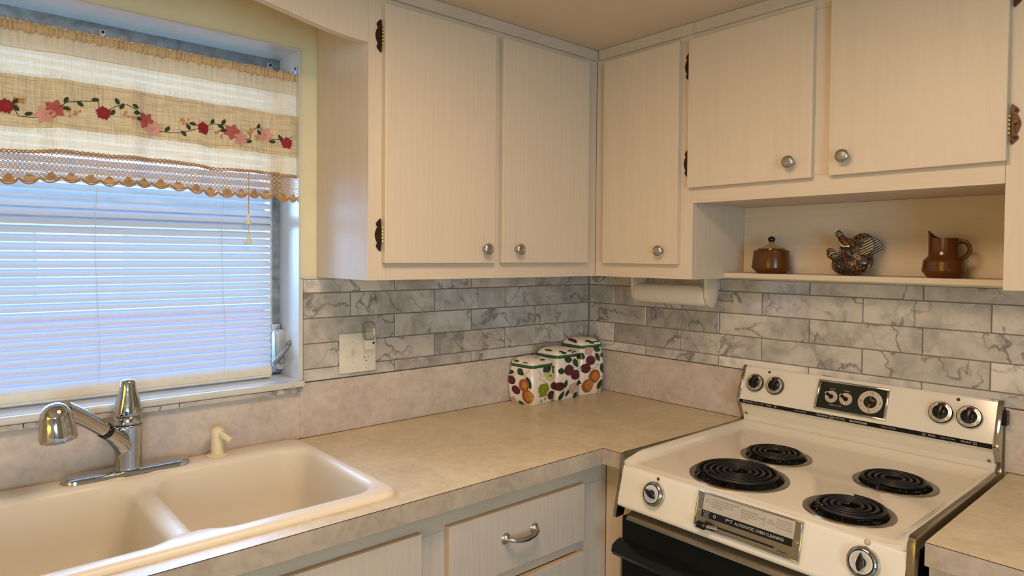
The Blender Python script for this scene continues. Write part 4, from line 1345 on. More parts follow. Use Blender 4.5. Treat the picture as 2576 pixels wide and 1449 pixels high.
artM = [('leaf', 1, -.62, .68, .30, .22, -.3), ('leaf', 1, .0, .92, .36, .24, -.2), ('leaf', 1, .62, .82, .34, .22, -1.2), ('plum', 1, -.0, .68, .36, .40, 1.4), ('plum', 1, .52, .55, .34, .40, 1.4), ('line', 1, [(.0, .80), (.2, .92), (.3, .95), (.45, .7)]),
        ('plum', 1, -.78, .34, .30, .42, 1.5), ('leaf', 1, -.28, .38, .30, .16, 1.3), ('leaf', 1, -.6, .12, .38, .18, .9), ('leaf', 1, -.1, .16, .28, .14, 1.0), ('blossom', 1, .35, .24, .42, .42, 0), ('leaf', 1, .78, .35, .25, .14, 1.1), ('leaf', 1, .72, .08, .3, .2, .6),
        ('line', 1, [(-.7, .22), (-.3, .26), (-.05, .24)]), ('leaf', 0, .5, .75, .3, .2, .3), ('plum', 0, .3, .4, .35, .4, .3), ('orange', 0, -.4, .3, .4, .42, 0),
        ('lidleaf', 0, .1, .55, .5, .12, -.3), ('lidleaf', 1, -.35, .3, .24, .2, .3), ('lidleaf', 1, .3, .45, .3, .12, -.9), ('lidplum', 1, .7, .3, .2, .16, -.8), ('lidleaf', 1, -.7, .5, .3, .1, 0)]
artL = [('blossom', 1, -.32, .93, .44, .40, 0), ('leaf', 1, .42, .93, .32, .22, -.3), ('leaf', 1, .85, .80, .24, .18, .2), ('plum', 1, -.22, .72, .33, .40, 1.4), ('plum', 1, -.62, .57, .33, .40, 1.4), ('leaf', 1, .38, .77, .34, .2, -1.2), ('line', 1, [(.0, .66), (.3, .62), (.5, .6)]), ('line', 1, [(-.35, .55), (.1, .55), (.5, .62)]),
        ('leaf', 1, .80, .52, .42, .24, -1.3), ('orange', 1, .1, .38, .48, .50, 0), ('half', 1, -.45, .20, .48, .48, .4), ('line', 1, [(.5, .38), (.7, .35), (.9, .37)]), ('leaf', 1, .62, .20, .40, .2, 1.1), ('blossom', 1, .8, .04, .3, .4, .5), ('leaf', 1, -.95, .82, .25, .3, 1.2),
        ('leaf', 0, .6, .8, .3, .2, .4), ('plum', 0, .4, .5, .3, .35, 0), ('leaf', 0, .7, .3, .3, .2, -.4),
        ('lidplum', 0, .2, .5, .3, .22, .3), ('lidplum', 0, -.3, .6, .3, .2, .3), ('lidleaf', 1, .0, .35, .28, .22, .2), ('lidleaf', 1, .55, .4, .3, .12, -1.0), ('lidleaf', 1, -.35, .55, .3, .14, 0)]
canister('smallest fruit canister in front with grapes, pear and orange', -.3785, -.0665, .0545, .0095, 1.054, math.radians(4), artS)
canister('middle-sized fruit canister with two dark plums high on front', -.2490, -.0665, .0545, .0095, 1.0775, math.radians(1), artM)
canister('tallest fruit canister in the corner with large orange halves', -.1120, -.0665, .0545, .0095, 1.103, math.radians(-3), artL)

# ------------------------------------------------------------------ ornaments on the shelf
ZS = 1.3985
sb = thing('sugar_bowl', 'brown lidded stoneware sugar bowl with dark knob, left on shelf', 'sugar bowl', (-.064, -.812, ZS))
bm = bmesh.new(); lathe(bm, [(.040, 0), (.0425, .003), (.0575, .017), (.058, .019), (.0525, .064), (.0535, .066), (.0535, .0685), (.0505, .0715), (.042, .073)], (-.064, -.812, ZS), (0, 0, 1), 40); put('bowl', bm, M['brown'], sb, smooth=35)
bm = bmesh.new(); lathe(bm, [(.041, .0725), (.040, .0765), (.0375, .0775)], (-.064, -.812, ZS), (0, 0, 1), 36)
ld = put('lid', bm, M['brown'], sb, smooth=35)
bm = bmesh.new(); lathe(bm, [(.037, .0772), (.030, .081), (.018, .086), (.010, .092), (.0065, .098)], (-.064, -.812, ZS), (0, 0, 1), 32); put('lid_cone', bm, M['tan'], ld, smooth=60)
bm = bmesh.new(); bmesh.ops.create_uvsphere(bm, u_segments=20, v_segments=12, radius=.0112, matrix=Matrix.Translation((-.064, -.812, ZS + .1055)) @ Matrix.Diagonal((1, 1, .85, 1))); put('lid_knob', bm, M['navy'], ld, smooth=80)

pt_ = thing('pitcher', 'brown stoneware cream pitcher with handle, right on shelf', 'pitcher', (-.064, -1.278, ZS))
PX, PY = -.064, -1.276
bm = bmesh.new()
seg = 40
def prng(r, h, lip=0.0, dipz=0.0):
    out = []
    for i in range(seg):
        a = 2 * PI * i / seg
        c, s = math.cos(a), math.sin(a)      # s=+1 -> +y (left in picture): the spout
        k = max(0, s) ** 6
        kk = 1 - s
        rr = r + lip * k
        zz = h + dipz * (k * 1.0 + .25 * max(0, s) ** 2)
        out.append(bm.verts.new((PX + rr * c, PY + rr * s, ZS + zz)))
    return out
rs = [(.036, 0, 0, 0), (.038, .003, 0, 0), (.0485, .017, 0, 0), (.049, .019, 0, 0), (.046, .041, 0, 0), (.0465, .043, 0, 0), (.0455, .045, 0, 0), (.037, .054, 0, 0), (.0345, .058, 0, 0), (.0335, .075, .001, 0), (.033, .098, .002, .010), (.033, .102, .003, .016), (.0318, .1025, .003, .016), (.0305, .098, .002, .010), (.031, .06, 0, 0), (.03, .045, 0, 0), (.001, .044, 0, 0)]
R_ = [prng(*r) for r in rs]
for a, b in zip(R_, R_[1:]): bridge(bm, a, b)
bm.faces.new(R_[0][::-1])
put('jug', bm, M['brown'], pt_, smooth=40)
bm = bmesh.new()
hp = [(.030, .090), (.040, .094), (.050, .090), (.0565, .079), (.056, .066), (.048, .054), (.037, .050), (.031, .054)]
pp_, rr_ = sp_path([(PX, PY - a, ZS + b) for a, b in hp], [.0042] * 8)
tube(bm, pp_, rr_, 12, flat=(1.0, 1.7))
put('handle', bm, M['brown'], pt_, smooth=60)

# elephant: one continuous remeshed body, lying back with trunk raised to the left (+y)
el = thing('elephant_figurine', 'patchwork animal-print elephant figurine with raised trunk, centre of shelf', 'figurine', (-.062, -1.05, ZS))
EX, EY = -.062, -1.052
bm = bmesh.new()
def ell(y, z, x, ry, rz, rx, rot=0):
    T = Matrix.Translation((EX + x, EY - y, ZS + z)) @ Matrix.Rotation(rot, 4, 'X') @ Matrix.Diagonal((rx, ry, rz, 1))
    bmesh.ops.create_icosphere(bm, subdivisions=3, radius=1, matrix=T)
# y positive = right in picture
ell(.0, .030, 0, .046, .030, .036)           # rump and belly
ell(.018, .042, 0, .036, .034, .033)
ell(-.022, .030, .0, .034, .029, .034)
ell(.012, .070, 0, .030, .024, .028)         # chest
ell(.026, .094, 0, .030, .026, .026)         # head
ell(.006, .088, -.004, .020, .017, .018)
ell(-.020, .058, .0, .020, .018, .022, .5)   # knees
ell(-.050, .058, -.012, .018, .014, .014, .5)    # lifted foot
ell(-.056, .068, -.012, .012, .010, .013, .5)
ell(-.044, .044, .012, .018, .018, .015)
ell(-.014, .074, -.018, .016, .014, .010)    # arm
ell(-.002, .064, -.028, .017, .011, .010, .8)
tube(bm, [(EX - .006, EY - .004, ZS + .090), (EX - .008, EY + .014, ZS + .093), (EX - .008, EY + .027, ZS + .104), (EX - .008, EY + .033, ZS + .116), (EX - .008, EY + .041, ZS + .122)], [.015, .0125, .0105, .0095, .0105], 12)
bmesh.ops.recalc_face_normals(bm, faces=bm.faces)
ob_ = put('body', bm, M['animal'], el, smooth=180)
rm = ob_.modifiers.new('remesh', 'REMESH'); rm.mode = 'VOXEL'; rm.voxel_size = .0018; rm.use_smooth_shade = True
smd = ob_.modifiers.new('smooth', 'SMOOTH'); smd.factor = .6; smd.iterations = 5
for sx, nm in ((-1, 'ear'), (1, 'ear')):
    bm = bmesh.new()
    T = Matrix.Translation((EX + sx * .021 - .004, EY - .047, ZS + .084)) @ Matrix.Rotation(.5, 4, 'X') @ Matrix.Rotation(sx * .55, 4, 'Z')
    prev = None
    pts = []
    for i in range(16):
        a = 2 * PI * i / 16
        pts.append(T @ Vector((0, .025 * math.cos(a) * (1 + .1 * math.cos(2 * a)), .026 * math.sin(a) * (1 - .15 * math.sin(a)))))
    prism(bm, pts, (T.to_3x3() @ Vector((.005 * sx, 0, 0))), 0, .002)
    put(nm, bm, M['zebra'], el, smooth=60)
for sx in (-1, 1):
    bm = bmesh.new(); tube(bm, [(EX + sx * .014 - .006, EY + .002, ZS + .082), (EX + sx * .016 - .008, EY + .014, ZS + .081), (EX + sx * .016 - .008, EY + .024, ZS + .086)], [.0035, .003, .001], 8); put('tusk', bm, M['ivory'], el, smooth=60)

# ------------------------------------------------------------------ range
st = thing('electric_range', 'vintage white electric coil range with black oven door', 'range', (-.33, -1.045, 0))
YA, YB = -.7045, -1.3865           # enamel body between the chrome side strips
OA, OB = -.6945, -1.4085
# side strips: run along the top and down the front edge
def strip(y0, y1):
    bm = bmesh.new()
    th = .012
    pr = [(-.020, .9165), (-.622, .9235), (-.633, .9205), (-.638, .911), (-.641, .86), (-.664, .775), (-.664, .757)]
    inn = [(-.634, .757), (-.628, .77), (-.618, .86), (-.612, .895), (-.020, .90)]
    prism(bm, [(p[0], y0, p[1]) for p in pr + inn], (0, y1 - y0, 0), 0, .0012)
    return bm
put('side_strip', strip(OA, YA), M['steel'], st, smooth=40, label='steel edge strip')
put('side_strip', strip(YB, OB + .008), M['steel'], st, smooth=40, label='steel edge strip')
put('oven_body', B(((-.03, YA, .03), (-.60, YB, .868)), ((-.03, OA - .001, .03), (-.585, OB + .010, .84)), bev=.001), M['black'], st)
# cooktop
deck = (-.6145, -.060, YB + .036, YA - .036)
ZD = .8985
def ztop(x, y):
    ds = max(deck[0] - x, x - deck[1], deck[2] - y, y - deck[3], 0)
    side = max(deck[2] - y, y - deck[3], x - deck[1], 0)
    frt = max(deck[0] - x, 0)
    h = .0195 * sm(side / .034) * (.35 + .65 * sm((x + .633) / .08))
    return ZD + h - .003 * sm(frt / .019) 
bm = bmesh.new()
NEd = 40
dl = loop(bm, rrect(*deck, .03, 6, NEd), ztop)
prev = dl
for k in range(1, 9):
    t = k / 8
    x0 = deck[0] + (-.6340 - deck[0]) * t; x1 = deck[1] + (-.0225 - deck[1]) * t
    y0 = deck[2] + (YB - deck[2]) * t; y1 = deck[3] + (YA - deck[3]) * t
    l = loop(bm, rrect(x0, x1, y0, y1, .03 * (1 - t) + .004, 6, NEd), ztop)
    bridge(bm, prev, l); prev = l
skirt = loop(bm, rrect(-.6340, -.0225, YB, YA, .004, 6, NEd), lambda x, y: ztop(x, y) - .01)
bridge(bm, prev, skirt)
burners = [(-.5005, -.961, .1200, 5.3, 0.6), (-.270, -.941, .0935, 4.0, 2.6), (-.525, -1.236, .0925, 4.0, .2), (-.257, -1.237, .0930, 4.0, 3.0)]
es = [bm.edges.get((dl[i], dl[(i + 1) % len(dl)])) for i in range(len(dl))]
for bx_, by_, br, tn, a0 in burners:
    c = [bm.verts.new((bx_ + (br - .012) * math.cos(2 * PI * i / 40), by_ + (br - .012) * math.sin(2 * PI * i / 40), ZD)) for i in range(40)]
    es += [bm.edges.new((c[i], c[(i + 1) % 40])) for i in range(40)]
bmesh.ops.triangle_fill(bm, use_beauty=True, edges=es)
put('cooktop', bm, M['enamel'], st, smooth=50)
for bx_, by_, br, tn, a0 in burners:
    bm = bmesh.new()
    lathe(bm, [(br, .0004), (br - .001, .0028), (br - .004, .0034), (br - .013, .0020), (br - .016, -.002)], (bx_, by_, ZD), (0, 0, 1), 48, caps=False)
    pan = put('drip_pan', bm, M['steel'], st, (bx_, by_, ZD), smooth=40)
    bm = bmesh.new()
    lathe(bm, [(br - .0155, -.001), (br - .020, -.010), (br - .030, -.020), (br * .5, -.026), (.02, -.028), (.001, -.028)], (bx_, by_, ZD), (0, 0, 1), 48, caps=False)
    for v in bm.verts:
        if v.co.z < ZD - .004: v.co += noise.noise_vector(v.co * 120) * .0022
    put('foil_liner', bm, M['foil'], pan, smooth=25, label='crinkled foil lining')
    bm = bmesh.new()
    pth = []
    n = int(tn * 30)
    ro, ri = br - .020, .016
    for i in range(n + 1):
        t = i / n
        a = a0 + t * tn * 2 * PI
        r = ri + (ro - ri) * t
        pth.append((bx_ + r * math.cos(a), by_ + r * math.sin(a), ZD + .0105))
    e = Vector(pth[-1]); outd = Vector((math.cos(a0 + tn * 2 * PI), math.sin(a0 + tn * 2 * PI), 0))
    pth.append(tuple(e + outd * .006 + Vector((0, 0, -.006)))); pth.append(tuple(e + outd * .010 + Vector((0, 0, -.016))))
    tube(bm, pth, .0052, 8, flat=(1, .85))
    co = put('burner_coil', bm, M['coil'], st, (bx_, by_, ZD), smooth=60)
    bm = bmesh.new()
    for k in range(3):
        a = a0 + .5 + k * 2 * PI / 3
        d1 = Vector((math.cos(a), math.sin(a), 0)); 
        p0 = Vector((bx_, by_, ZD + .003))
        q = Vector((-d1.y, d1.x, 0)) * .0018
        s_ = [p0 + d1 * .008, p0 + d1 * (br - .017)]
        pts = [s_[0] - q, s_[1] - q, s_[1] + q, s_[0] + q]
        prism(bm, [p + Vector((0, 0, -.010)) for p in pts], (0, 0, .0115))
    lathe(bm, [(.014, -.006), (.014, .002), (.012, .004), (.001, .0045)], (bx_, by_, ZD), (0, 0, 1), 20)
    put('coil_support', bm, M['coil'], co)

# back panel
Pb = Vector((-.050, 0, .990)); ub = Vector((.042, 0, .100)).normalized(); rb_ = Vector((0, -1, 0)); nb = rb_.cross(ub)
MB_ = Matrix(((rb_.x, ub.x, nb.x, Pb.x), (rb_.y, ub.y, nb.y, Pb.y), (rb_.z, ub.z, nb.z, Pb.z), (0, 0, 0, 1)))
profb = [(-.0205, .914), (-.024, .935), (-.040, .972), (-.0475, .9765), (-.0500, .9775), (-.0502, .990), (-.0085, 1.0885), (-.0045, 1.0925), (-.0040, 1.0925), (-.0040, .914)]
bm = bmesh.new(); prism(bm, [(p[0], YA - .0005, p[1]) for p in profb], (0, YB - YA + .001, 0), 0)
put('backguard', bm, M['enamel'], st)
for y0, y1 in ((OA - .0, YA), (YB, YB - .0125)):
    pc = [(-.0165, .9165), (-.0215, .9165), (-.0235, .936), (-.041, .971), (-.0515, .977), (-.0535, .984), (-.052, .992), (-.0095, 1.0915), (-.0045, 1.0955), (-.0008, 1.0955), (-.0035, .9165)]
    bm = bmesh.new(); prism(bm, [(p[0], y0, p[1]) for p in pc], (0, y1 - y0, 0), 0, .0012)
    put('end_cap', bm, M['chrome'], st, smooth=40, label='chrome end cap')
put('vent_tab', B(((-.006, -1.4005, 1.036), (-.030, -1.4095, 1.072))), M['black'], st)
bs = put('name_strip', B(((-.0500, YA - .001, .9778), (-.0512, YB + .001, .9898)), bev=.0003), M['black'], st, label='black trim strip')
put('seam', B(((-.0205, YA - .001, .9135), (-.0240, YB + .001, .9155)), bev=0), M['black'], st)
MS = Matrix(((0, 0, -1, -.0513), (-1, 0, 0, 0), (0, 1, 0, .984), (0, 0, 0, 1)))
texts([('FRONT', .0068, .741, 0, 0, 1.1), ('REAR', .0068, .806, 0, 0, 1.1), ('PUSH TO TURN', .0042, .772, 0, 0, 1.1), ('OVEN CONTROL', .0042, .905, 0, 0, 1.1), ('GENERAL', .0072, .971, 0, 0, 1.15), ('ELECTRIC', .0072, 1.020, 0, 0, 1.15), ('ge', .006, .9955, .0003),
       ('OVEN CLEANING', .0042, 1.15, 0, 0, 1.1), ('REAR', .0068, 1.254, 0, 0, 1.1), ('PUSH TO TURN', .0042, 1.290, 0, 0, 1.1), ('FRONT', .0068, 1.331, 0, 0, 1.1)], MS, M['white_ink'], bs)
bm = bmesh.new()
for cu0, fill in ((.722, 2), (.826, 0), (1.236, 1), (1.350, 3)):
    for k in range(4):
        c = MS @ Vector((cu0 + (-.0022 if k % 2 == 0 else .0022), (.0022 if k < 2 else -.0022), .0002))
        lathe(bm, [(.0015, 0), (.0015, .0002)] if k == fill else [(.0016, 0), (.0016, .0002), (.0010, .0002), (.0010, 0)], c, (-1, 0, 0), 10, caps=(k == fill))
lathe(bm, [(.0050, 0), (.0050, .0002), (.0043, .0002), (.0043, 0)], MS @ Vector((.9955, 0, .0002)), (-1, 0, 0), 20, caps=False)
put('burner_symbol', bm, M['white_ink'], bs)
put('badge', B(((-.0512, -1.0475, .9815), (-.0520, -1.0945, .9862))), M['textplate'], bs)
texts([('Spacemaker', .0055, 1.071, -.0002, 0, 1.2)], Matrix.Translation((-.0009, 0, 0)) @ MS, M['black_ink'], bs)
def on(Mx, u, v, w=0): return Mx @ Vector((u, v, w))
def pbox(bm, Mx, u0, u1, v0, v1, w0, w1, bev=0, mi=0):
    n0 = len(bm.verts)
    b2 = bmesh.new(); box(b2, (u0, v0, w0), (u1, v1, w1), bev, 2, mi)
    me = bpy.data.meshes.new('tmp'); b2.to_mesh(me); b2.free(); me.transform(Mx); bm.from_mesh(me); bpy.data.meshes.remove(me)
# element knobs
def arc_text(s, r, a_mid, size, st=1.0, per=None):
    out = []
    n = len(s)
    for i, c in enumerate(s):
        a = a_mid - (i - (n - 1) / 2) * (per or size * .75 / r)
        out.append((c, size, r * math.cos(a), r * math.sin(a), math.degrees(a) - 90, st))
    return out
for u, v, nm in ((.7478, .0575, 0), (.8142, .0585, 0), (1.2684, .0575, 0), (1.332, .0575, 0)):
    Mk = MB_ @ Matrix.Translation((u, v, 0))
    o3 = on(Mk, 0, 0, 0)
    bm = bmesh.new()
    lathe(bm, [(.0275, .001), (.0282, .004), (.0282, .009), (.0268, .0105), (.0262, .0100)], o3, nb, 40)
    kb = put('element_knob', bm, M['black'], st, o3, smooth=40)
    bm = bmesh.new()
    lathe(bm, [(.0262, .0098), (.0262, .0108), (.0185, .0118), (.0180, .0112)], o3, nb, 40, caps=False)
    put('dial_ring', bm, M['dial'], kb, smooth=40)
    bm = bmesh.new(); lathe(bm, [(.0178, .010), (.0178, .0145), (.0165, .0155)], o3, nb, 32)
    Mg = Mk @ Matrix.Rotation(math.radians(-8), 4, 'Z')
    pbox(bm, Mg, -.0062, .0062, -.0172, .0215, .0125, .0255, .0025)
    put('knob_grip', bm, M['black'], kb, smooth=40)
    bm = bmesh.new()
    for i in range(5):
        a0_, a1_ = math.radians(66 + i * 6 - 4), math.radians(66 + (i + 1) * 6 - 4)
        vs = [bm.verts.new(on(Mk, r * math.cos(a), r * math.sin(a), .0119)) for r, a in ((.0188, a0_), (.0258, a0_), (.0258, a1_), (.0188, a1_))]
        bm.faces.new(vs)
    put('off_mark', bm, M['red'], kb)
    its = arc_text('WARM', .0222, math.radians(30), .0048) + arc_text('LOW', .0222, math.radians(-22), .0062) + arc_text('MED', .0222, math.radians(-72), .0062) + arc_text('MED HI', .0222, math.radians(-125), .0055) + arc_text('HI', .0222, math.radians(165), .0055)
    texts(its, Mk @ Matrix.Translation((0, 0, .0117)), M['black_ink'], kb)
    texts([('|', .007, .004, .0325)], Mk, M['grey_ink'], st)
for u, v in ((.7853, .1000), (1.3017, .0995)):
    bm = bmesh.new(); lathe(bm, [(.0042, 0), (.0040, .0012), (.002, .0022), (.0002, .0025)], on(MB_, u, v), nb, 16); put('indicator_light', bm, M['lamp_red'], st, smooth=60)
for y in (YA - .012, YB + .012):
    bm = bmesh.new(); lathe(bm, [(.0045, 0), (.0043, .001), (.002, .0018)], (-.0275, y, .932 + .01), (-.95, 0, -.3), 14); put('screw', bm, M['steel'], st, smooth=50)
    bm = bmesh.new(); lathe(bm, [(.0035, 0), (.003, .0008)], (-.006, y, 1.0925), (0, 0, 1), 12); put('screw', bm, M['steel'], st)
# clock
bm = bmesh.new()
u0, u1, v0, v1 = .9445, 1.1405, .0100, .1005
fw = .006
for a in ((u0, u1, v0, v0 + fw), (u0, u1, v1 - fw, v1), (u0, u0 + fw, v0 + fw, v1 - fw), (u1 - fw, u1, v0 + fw, v1 - fw)):
    pbox(bm, MB_, a[0], a[1], a[2], a[3], 0, .0065, .0015)
ckf = put('clock_frame', bm, M['chrome'], st, on(MB_, (u0 + u1) / 2, (v0 + v1) / 2), smooth=40)
bm = bmesh.new(); pbox(bm, MB_, u0 + fw * .8, u1 - fw * .8, v0 + fw * .8, v1 - fw * .8, 0, .0028); put('clock_panel', bm, M['olive_glass'], ckf)
def pdisc(r, u, v, w0, w1, mat, name, par, r2=None, seg=40):
    bm = bmesh.new(); lathe(bm, [(r, w0), (r2 or r, w1)], on(MB_, u, v), nb, seg); return put(name, bm, mat, par, smooth=30)
pdisc(.0325, 1.0946, .0550, .0028, .0036, M['dial'], 'clock_dial', ckf)
pdisc(.0175, 1.0946, .0550, .0036, .0042, M['olive_glass'], 'dial_centre', ckf)
pdisc(.0045, 1.0946, .0550, .0042, .009, M['black'], 'dial_hub', ckf, .003)
tt = [('12', .0115, 1.0946, .0810), ('3', .0115, 1.1200, .0550), ('6', .0115, 1.0946, .0290), ('9', .0115, 1.0690, .0550)]
for k in range(12):
    if k % 3:
        a = k * PI / 6
        tt.append(('|', .0065, 1.0946 + .0262 * math.sin(a), .0550 + .0262 * math.cos(a), -math.degrees(a)))
texts(tt, MB_ @ Matrix.Translation((0, 0, .0037)), M['black_ink'], ckf)
bm = bmesh.new()
for ang_, ln, w in ((187, .021, .0026), (55, .014, .0030)):
    T = MB_ @ Matrix.Translation((1.0946, .0550, 0)) @ Matrix.Rotation(math.radians(-ang_), 4, 'Z')
    prism(bm, [T @ Vector(p) for p in ((-w * .4, 0, .0046), (-w, ln * .7, .0046), (0, ln, .0046), (w, ln * .7, .0046), (w * .4, 0, .0046))], nb * .0006)
put('clock_hand', bm, M['red'], ckf)
bm = bmesh.new(); T = MB_ @ Matrix.Translation((1.0946, .0550, 0)); tube(bm, [T @ Vector((0, 0, .0055)), T @ Vector((.001, .016, .0055))], .0006, 5); put('clock_hand', bm, M['white_ink'], ckf)
for u, v in ((.9872, .0530), (1.0285, .0525)):
    pdisc(.0178, u, v, .0028, .0036, M['dial'], 'timer_dial', ckf)
    pdisc(.0068, u, v, .0036, .0046, M['lamp_red'], 'timer_hub', ckf)
    bm = bmesh.new()
    T = MB_ @ Matrix.Translation((u, v, 0)) @ Matrix.Rotation(math.radians(58), 4, 'Z')
    prism(bm, [T @ Vector(p) for p in ((-.0035, -.002, .0048), (-.0042, .019, .0048), (.0042, .019, .0048), (.0035, -.002, .0048))], nb * .003)
    put('timer_pointer', bm, M['black'], ckf)
    bm = bmesh.new(); prism(bm, [T @ Vector(p) for p in ((-.0042, .0165, .0079), (-.0042, .0192, .0079), (.0042, .0192, .0079), (.0042, .0165, .0079))], nb * .0002); put('pointer_tip', bm, M['white_ink'], ckf)
    tk = []
    for k in range(10):
        a = math.radians(20 - k * 26)
        tk.append(('|' if k % 3 else str((3, 6, 9, 12)[k // 3]), .0042, u + .0135 * math.cos(a), v + .0135 * math.sin(a), math.degrees(a) - 90 if k % 3 else 0))
    texts(tk, MB_ @ Matrix.Translation((0, 0, .0037)), M['black_ink'], ckf)
texts([('STOP', .0050, .9872, .0760, 0, 1.2), ('START', .0050, 1.0285, .0755, 0, 1.2), ('PUSH TO SET', .0050, 1.0035, .0290, 0, 1.2)], MB_ @ Matrix.Translation((0, 0, .0029)), M['white_ink'], ckf)

# console (front control panel)
Pc = Vector((-.634, 0, .896)); vc = Vector((.028, 0, .107)).normalized(); nc_ = rb_.cross(vc)
MC = Matrix(((rb_.x, vc.x, nc_.x, Pc.x), (rb_.y, vc.y, nc_.y, Pc.y), (rb_.z, vc.z, nc_.z, Pc.z), (0, 0, 0, 1)))
bm = bmesh.new()
def con(u, t):
    # t 0..1 down the face with rounded crease at top and bottom
    s = -t * .1090
    w = 0.0
    if t < .12: w = -.004 * (1 - t / .12) ** 2
    if t > .93: w = -.004 * ((t - .93) / .07) ** 2
    e = min(u - (-YA), (-YB) - u)
    w -= .0008 * (1 - sm(e / .035))
    p = MC @ Vector((u, s, w))
    if t <= 0: p = Vector((-.6338, -u, ztop(-.6338, -u)))
    return p
us = [-YA + d_ for d_ in (0, .003, .008, .014, .022, .035)] + lin(-YA + .05, -YB - .05, 30) + [-YB - d_ for d_ in (.035, .022, .014, .008, .003, 0)]
Pg = grid(bm, con, us, [0, .02, .05, .09, .13, .25, .5, .75, .9, .94, .97, 1.0])
bot = [bm.verts.new(r[-1].co + Vector((.03, 0, -.002))) for r in Pg]
for i in range(len(bot) - 1): bm.faces.new((Pg[i][-1], Pg[i + 1][-1], bot[i + 1], bot[i]))
cp = put('control_panel', bm, M['enamel'], st, smooth=60)
def oven_knob(u, v, rot, teal):
    Mk = MC @ Matrix.Translation((u, v, 0)); o3 = on(Mk, 0, 0)
    bm = bmesh.new(); lathe(bm, [(.0300, 0), (.0310, .002), (.0310, .006), (.0285, .0135), (.0240, .0155), (.0232, .0150)], o3, nc_, 48)
    k = put('oven_knob', bm, M['chrome'], st, o3, smooth=50)
    bm = bmesh.new(); lathe(bm, [(.0236, .0148), (.0236, .0158), (.0218, .0158), (.0218, .0145)], o3, nc_, 48, caps=False); put('knob_groove', bm, M['black'], k)
    bm = bmesh.new(); lathe(bm, [(.0220, .0140), (.0220, .0155), (.018, .0160), (.006, .0145), (.001, .0145)], o3, nc_, 48); put('knob_disc', bm, M['dial_white'], k, smooth=40)
    bm = bmesh.new()
    T = Mk @ Matrix.Rotation(math.radians(rot), 4, 'Z')
    pts = [(0, .0185), (.004, .010), (.0075, .004), (.0085, -.004), (.004, -.0125), (0, -.0165), (-.004, -.0125), (-.0075, -.004), (-.0065, .004), (-.0035, .010)]
    prism(bm, [T @ Vector((p[0] * .8, p[1], .0150)) for p in pts], nc_ * .012, 0, .0015)
    put('knob_pointer', bm, M['black'], k, smooth=40)
    its = []
    for s_, a in teal: its += arc_text(s_, .0268, math.radians(a), .0048)
    texts(its, Mk @ Matrix.Translation((0, 0, .0152)), M['black_ink'], k)
oven_knob(.8146, -.0513, 60, (('200 250 300', -10), ('OFF', 95), ('350 400', -80)))
oven_knob(1.3137, -.0472, 0, (('CLEAN', 75), ('BAKE', 5), ('BROIL', -100), ('TIME', -140)))
bm = bmesh.new(); lathe(bm, [(.0042, 0), (.0040, .001), (.002, .002), (.0002, .0023)], on(MC, .8178, -.0128), nc_, 16); put('indicator_light', bm, M['lamp_red'], st, smooth=60)
bm = bmesh.new(); lathe(bm, [(.0062, 0), (.0060, .001), (.003, .003), (.0002, .0034)], on(MC, 1.3160, -.0082), nc_, 20); put('indicator_light', bm, M['lamp_clear'], st, smooth=60)
# oven cleaning latch plate
MC2 = MC @ Matrix.Translation((.0100, .0046, 0)) @ Matrix.Diagonal((.998, 1, 1, 1))
u0, u1, v0, v1 = .9290, 1.1840, -.0955, -.0115
bm = bmesh.new()
fw = .0035
for a in ((u0, u1, v0, v0 + fw), (u0, u1, v1 - fw, v1), (u0, u0 + fw, v0 + fw, v1 - fw), (u1 - fw, u1, v0 + fw, v1 - fw)):
    pbox(bm, MC2, a[0], a[1], a[2], a[3], 0, .0065, .001)
lp = put('latch_plate_frame', bm, M['chrome'], st, on(MC2, (u0 + u1) / 2, (v0 + v1) / 2), smooth=40)
bm = bmesh.new(); pbox(bm, MC2, u0 + .003, u1 - .003, v0 + .003, v1 - .003, 0, .0028); put('latch_plate', bm, M['steel'], lp)
bm = bmesh.new(); pbox(bm, MC2, u0 + .0175, u1 - .0175, -.0535, v1 - .004, .002, .0036); put('text_plate', bm, M['textplate'], lp)
bm = bmesh.new(); pbox(bm, MC2, u0 + .0165, u1 - .0195, -.0690, -.0530, .002, .0040); put('title_strip', bm, M['black'], lp)
bm = bmesh.new(); pbox(bm, MC2, .975, 1.1270, -.0845, -.0805, .002, .0031); put('slot', bm, M['black'], lp)
for u in (u0 + .0085, u1 - .0085):
    bm = bmesh.new(); lathe(bm, [(.0032, .0028), (.003, .004), (.0012, .0045)], on(MC2, u, -.0570), nc_, 14); put('screw', bm, M['chrome'], lp, smooth=50)
texts([('AUTOMATIC OVEN CLEANING', .0090, 1.0890, -.0612, 0, .92), ('P*7', .0110, 1.0170, -.0608, 0, 1.1), ('LATCH', .0050, .9580, -.0570, 0, 1.05), ('DOOR', .0040, .9580, -.0617), ('CLOSED', .0040, .9580, -.0660), ('O', .0105, .9800, -.0610, 0, .9)], MC2 @ Matrix.Translation((0, 0, .0041)), M['white_ink'], lp)
texts([('clean', .0085, 1.1450, -.0855, 0, 1.4)], MC2 @ Matrix.Translation((0, 0, .0029)), M['black_ink'], lp)
